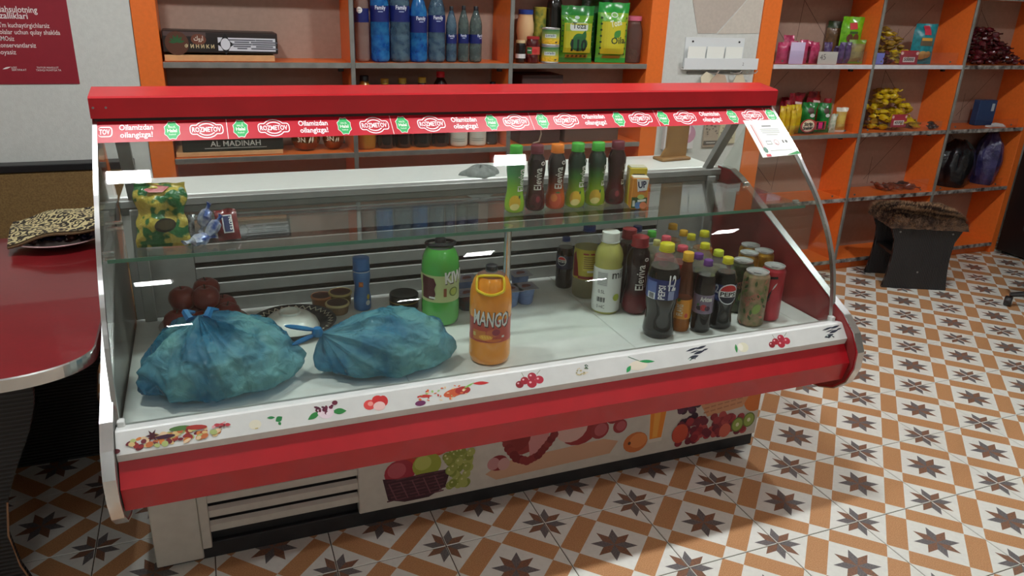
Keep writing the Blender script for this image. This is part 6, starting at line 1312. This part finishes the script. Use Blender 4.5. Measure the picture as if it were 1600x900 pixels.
# ================================================================ left: table, plate, cloth, bench
TZ = .75
def tab_outline(x0, x1, y0, y1, r, r2):
    out = []
    for i in range(17):
        a = -PI/2+PI/2*i/16; out.append((x1-r+r*math.cos(a), y0+r2+r2*math.sin(a)))
    return out+[(x1, y1), (x0, y1), (x0, y0)]
TO = tab_outline(-1.35, -.312, 1.835, 2.985, .20, .135)
tb = thing('dining_table', 'red topped table with chrome edge and black ribbed legs', 'table', (0, 0, 0))
top = MB().prism(TO, lambda a, b: (a, b, TZ-.028), lambda a, b: (a, b, TZ)).build('tabletop', M('red_laminate', (124, 28, 32), .28, var=.04, scale=60, coat=.4), tb)
mb = MB(); n = len(TO)
for i in range(17+0):
    (a, b), (c, d) = TO[i], TO[(i+1) % n]
    vs = []
    for (x, y), (px, py), (nx_, ny_) in (((a, b), TO[i-1], TO[(i+1) % n]), ((c, d), TO[i], TO[(i+2) % n])):
        tx = Vector((nx_-px, ny_-py)).normalized(); o_ = Vector((tx.y, -tx.x)) if i < 16 else Vector((1, 0))
        for q, z in ((.0002, TZ+.0008), (.004, TZ-.002), (.004, TZ-.032), (.0002, TZ-.034)): vs.append((x+o_.x*q, y+o_.y*q, z))
    mb.add(vs, [(0, 1, 5, 4), (1, 2, 6, 5), (2, 3, 7, 6), (3, 0, 4, 7)])
mb.add([(-1.35, 1.8348, TZ+.0008), (TO[0][0], 1.8348, TZ+.0008), (TO[0][0], 1.831, TZ-.002), (-1.35, 1.831, TZ-.002), (TO[0][0], 1.831, TZ-.032), (-1.35, 1.831, TZ-.032)], [(0, 1, 2, 3), (3, 2, 4, 5)])
mb.build('chrome_edging', CHROME, tb, smooth=40, fix=False)
BLK2 = MR('black_ribbed_leg', (14, 14, 16), .012, 'Z', .5, (48, 48, 52)); TRIM = C((150, 110, 80), .5)
LEGP = [(-1.2, .004), (-.545, .004), (-.552, .06), (-.575, .14), (-.585, .24), (-.57, .34), (-.535, .43), (-.49, .53), (-.468, .60), (-.462, .64), (-.464, TZ-.029), (-1.2, TZ-.029)]
for k, y in enumerate((1.97, 2.70)):
    lg = MB().prism([(a+(.14 if k and a > -1 else 0), b) for a, b in LEGP], lambda a, b: (a, y+.02, b), lambda a, b: (a, y, b)).build('panel_leg', BLK2, tb)
    if k == 0: MB().lathe([(.011, 0), (.011, .003), (.006, .004)], 12).build('screw', STEEL, lg, loc=(-.482, y-.0005, TZ-.055)).rotation_euler.x = PI/2
    MB().tube([(a+(.14 if k else 0)+.001, y-.001, b) for a, b in LEGP[1:6]], .0025, 5).build('edge_band', TRIM, lg)
MB().box(-1.15, -.62, 1.9905, 2.6995, .25, .27).build('stretcher', C((24, 24, 26)), tb)
# plate of sweets and folded brocade
pc = onz(98, 372, TZ); pc = Vector((pc.x, pc.y-.06, TZ))
t = thing('plate', 'pale pink plate of wrapped sweets on the red table', 'plate', pc+Vector((0, 0, .0012)))
PLM = M('pink_glaze', (206, 172, 170), .2, var=.03)
MB().lathe([(.06, 0), (.075, .004), (.125, .022), (.148, .030), (.147, .033), (.12, .0255), (.075, .010), (.001, .008)], 44, caps=False).build('plate_body', PLM, t, smooth=True, fix=False)
heap('wrapped_sweet', 'dark wrapped sweet on the pale plate under the brocade', 'sweet', 'sweets on the pale plate', pc.x-.07, pc.x+.09, pc.y-.06, pc.y+.07, TZ+.018, 16, [shiny((36, 34, 66)), shiny((70, 40, 30)), shiny((90, 50, 40), (50, 24, 24))], 15, .06, .014, .55, .03)
t = thing('brocade_cloth', 'folded cream and black brocade cloth laid over the plate', 'cloth', (pc.x+.02, pc.y+.0, TZ+.058))
BRO = MS('brocade', (34, 28, 20), (200, 188, 140), 34, 16)
mb = MB(); nx, ny = 24, 16
def brz(u, v): return .010*math.sin(2.2*u+1)+.006*math.sin(5*u+3*v)+.02*(u+.3)*.6+.008*v
for s_ in (0, 1):
    for j in range(ny+1):
        for i in range(nx+1):
            u, v = i/nx*2-1, j/ny*2-1; mb.v.append((u*.16-.01*v, v*.115, brz(u, v)+.012*s_))
N = (nx+1)*(ny+1)
for j in range(ny):
    for i in range(nx):
        a = j*(nx+1)+i; mb.f += [(a+N, a+1+N, a+nx+2+N, a+nx+1+N), (a, a+nx+1, a+nx+2, a+1)]; mb.m += [0, 1]
def rim(ix):
    for a, b in zip(ix[:-1], ix[1:]): mb.f.append((a, b, b+N, a+N)); mb.m.append(1)
rim(list(range(nx+1))); rim([ny*(nx+1)+i for i in range(nx, -1, -1)]); rim([j*(nx+1) for j in range(ny, -1, -1)]); rim([j*(nx+1)+nx for j in range(ny+1)])
mb.build('cloth_layers', [BRO, M('brown_lining', (62, 46, 26), .8)], t, smooth=40)
mb = MB(); mb.tube([(i/nx*.32-.16+.01, -.1165, brz(i/nx*2-1, -1)+.004) for i in range(nx+1)], .0045, 6); mb.build('braid_trim', M('braid', (96, 74, 44), .8, var=.3, scale=200), t, smooth=True)
# bench behind the table
bn = thing('bench', 'tan upholstered bench with black top rail behind the table', 'bench', (0, 0, 0))
zb_ = ony(60, 262, 3.47).z; TANF = M('tan_upholstery', (134, 106, 62), .8, scale=160, rgb2=(112, 86, 48), detail=2)
MB().box(-1.6, -.30, 3.47, 3.53, .40, zb_-.018, bev=.006).build('backrest', TANF, bn); MB().box(-1.61, -.29, 3.465, 3.54, zb_-.0178, zb_+.012, bev=.003).build('top_rail', C((22, 22, 24), .4), bn)
MB().box(-1.6, -.30, 3.05, 3.4695, .36, .45, bev=.02).build('seat', TANF, bn)
for x in (-1.5, -.40):
    for y in (3.08, 3.48): MB().box(x-.025, x+.025, y-.02, y+.02, 0, .3595 if y < 3.3 else .3995).build('leg', C((26, 24, 24)), bn)
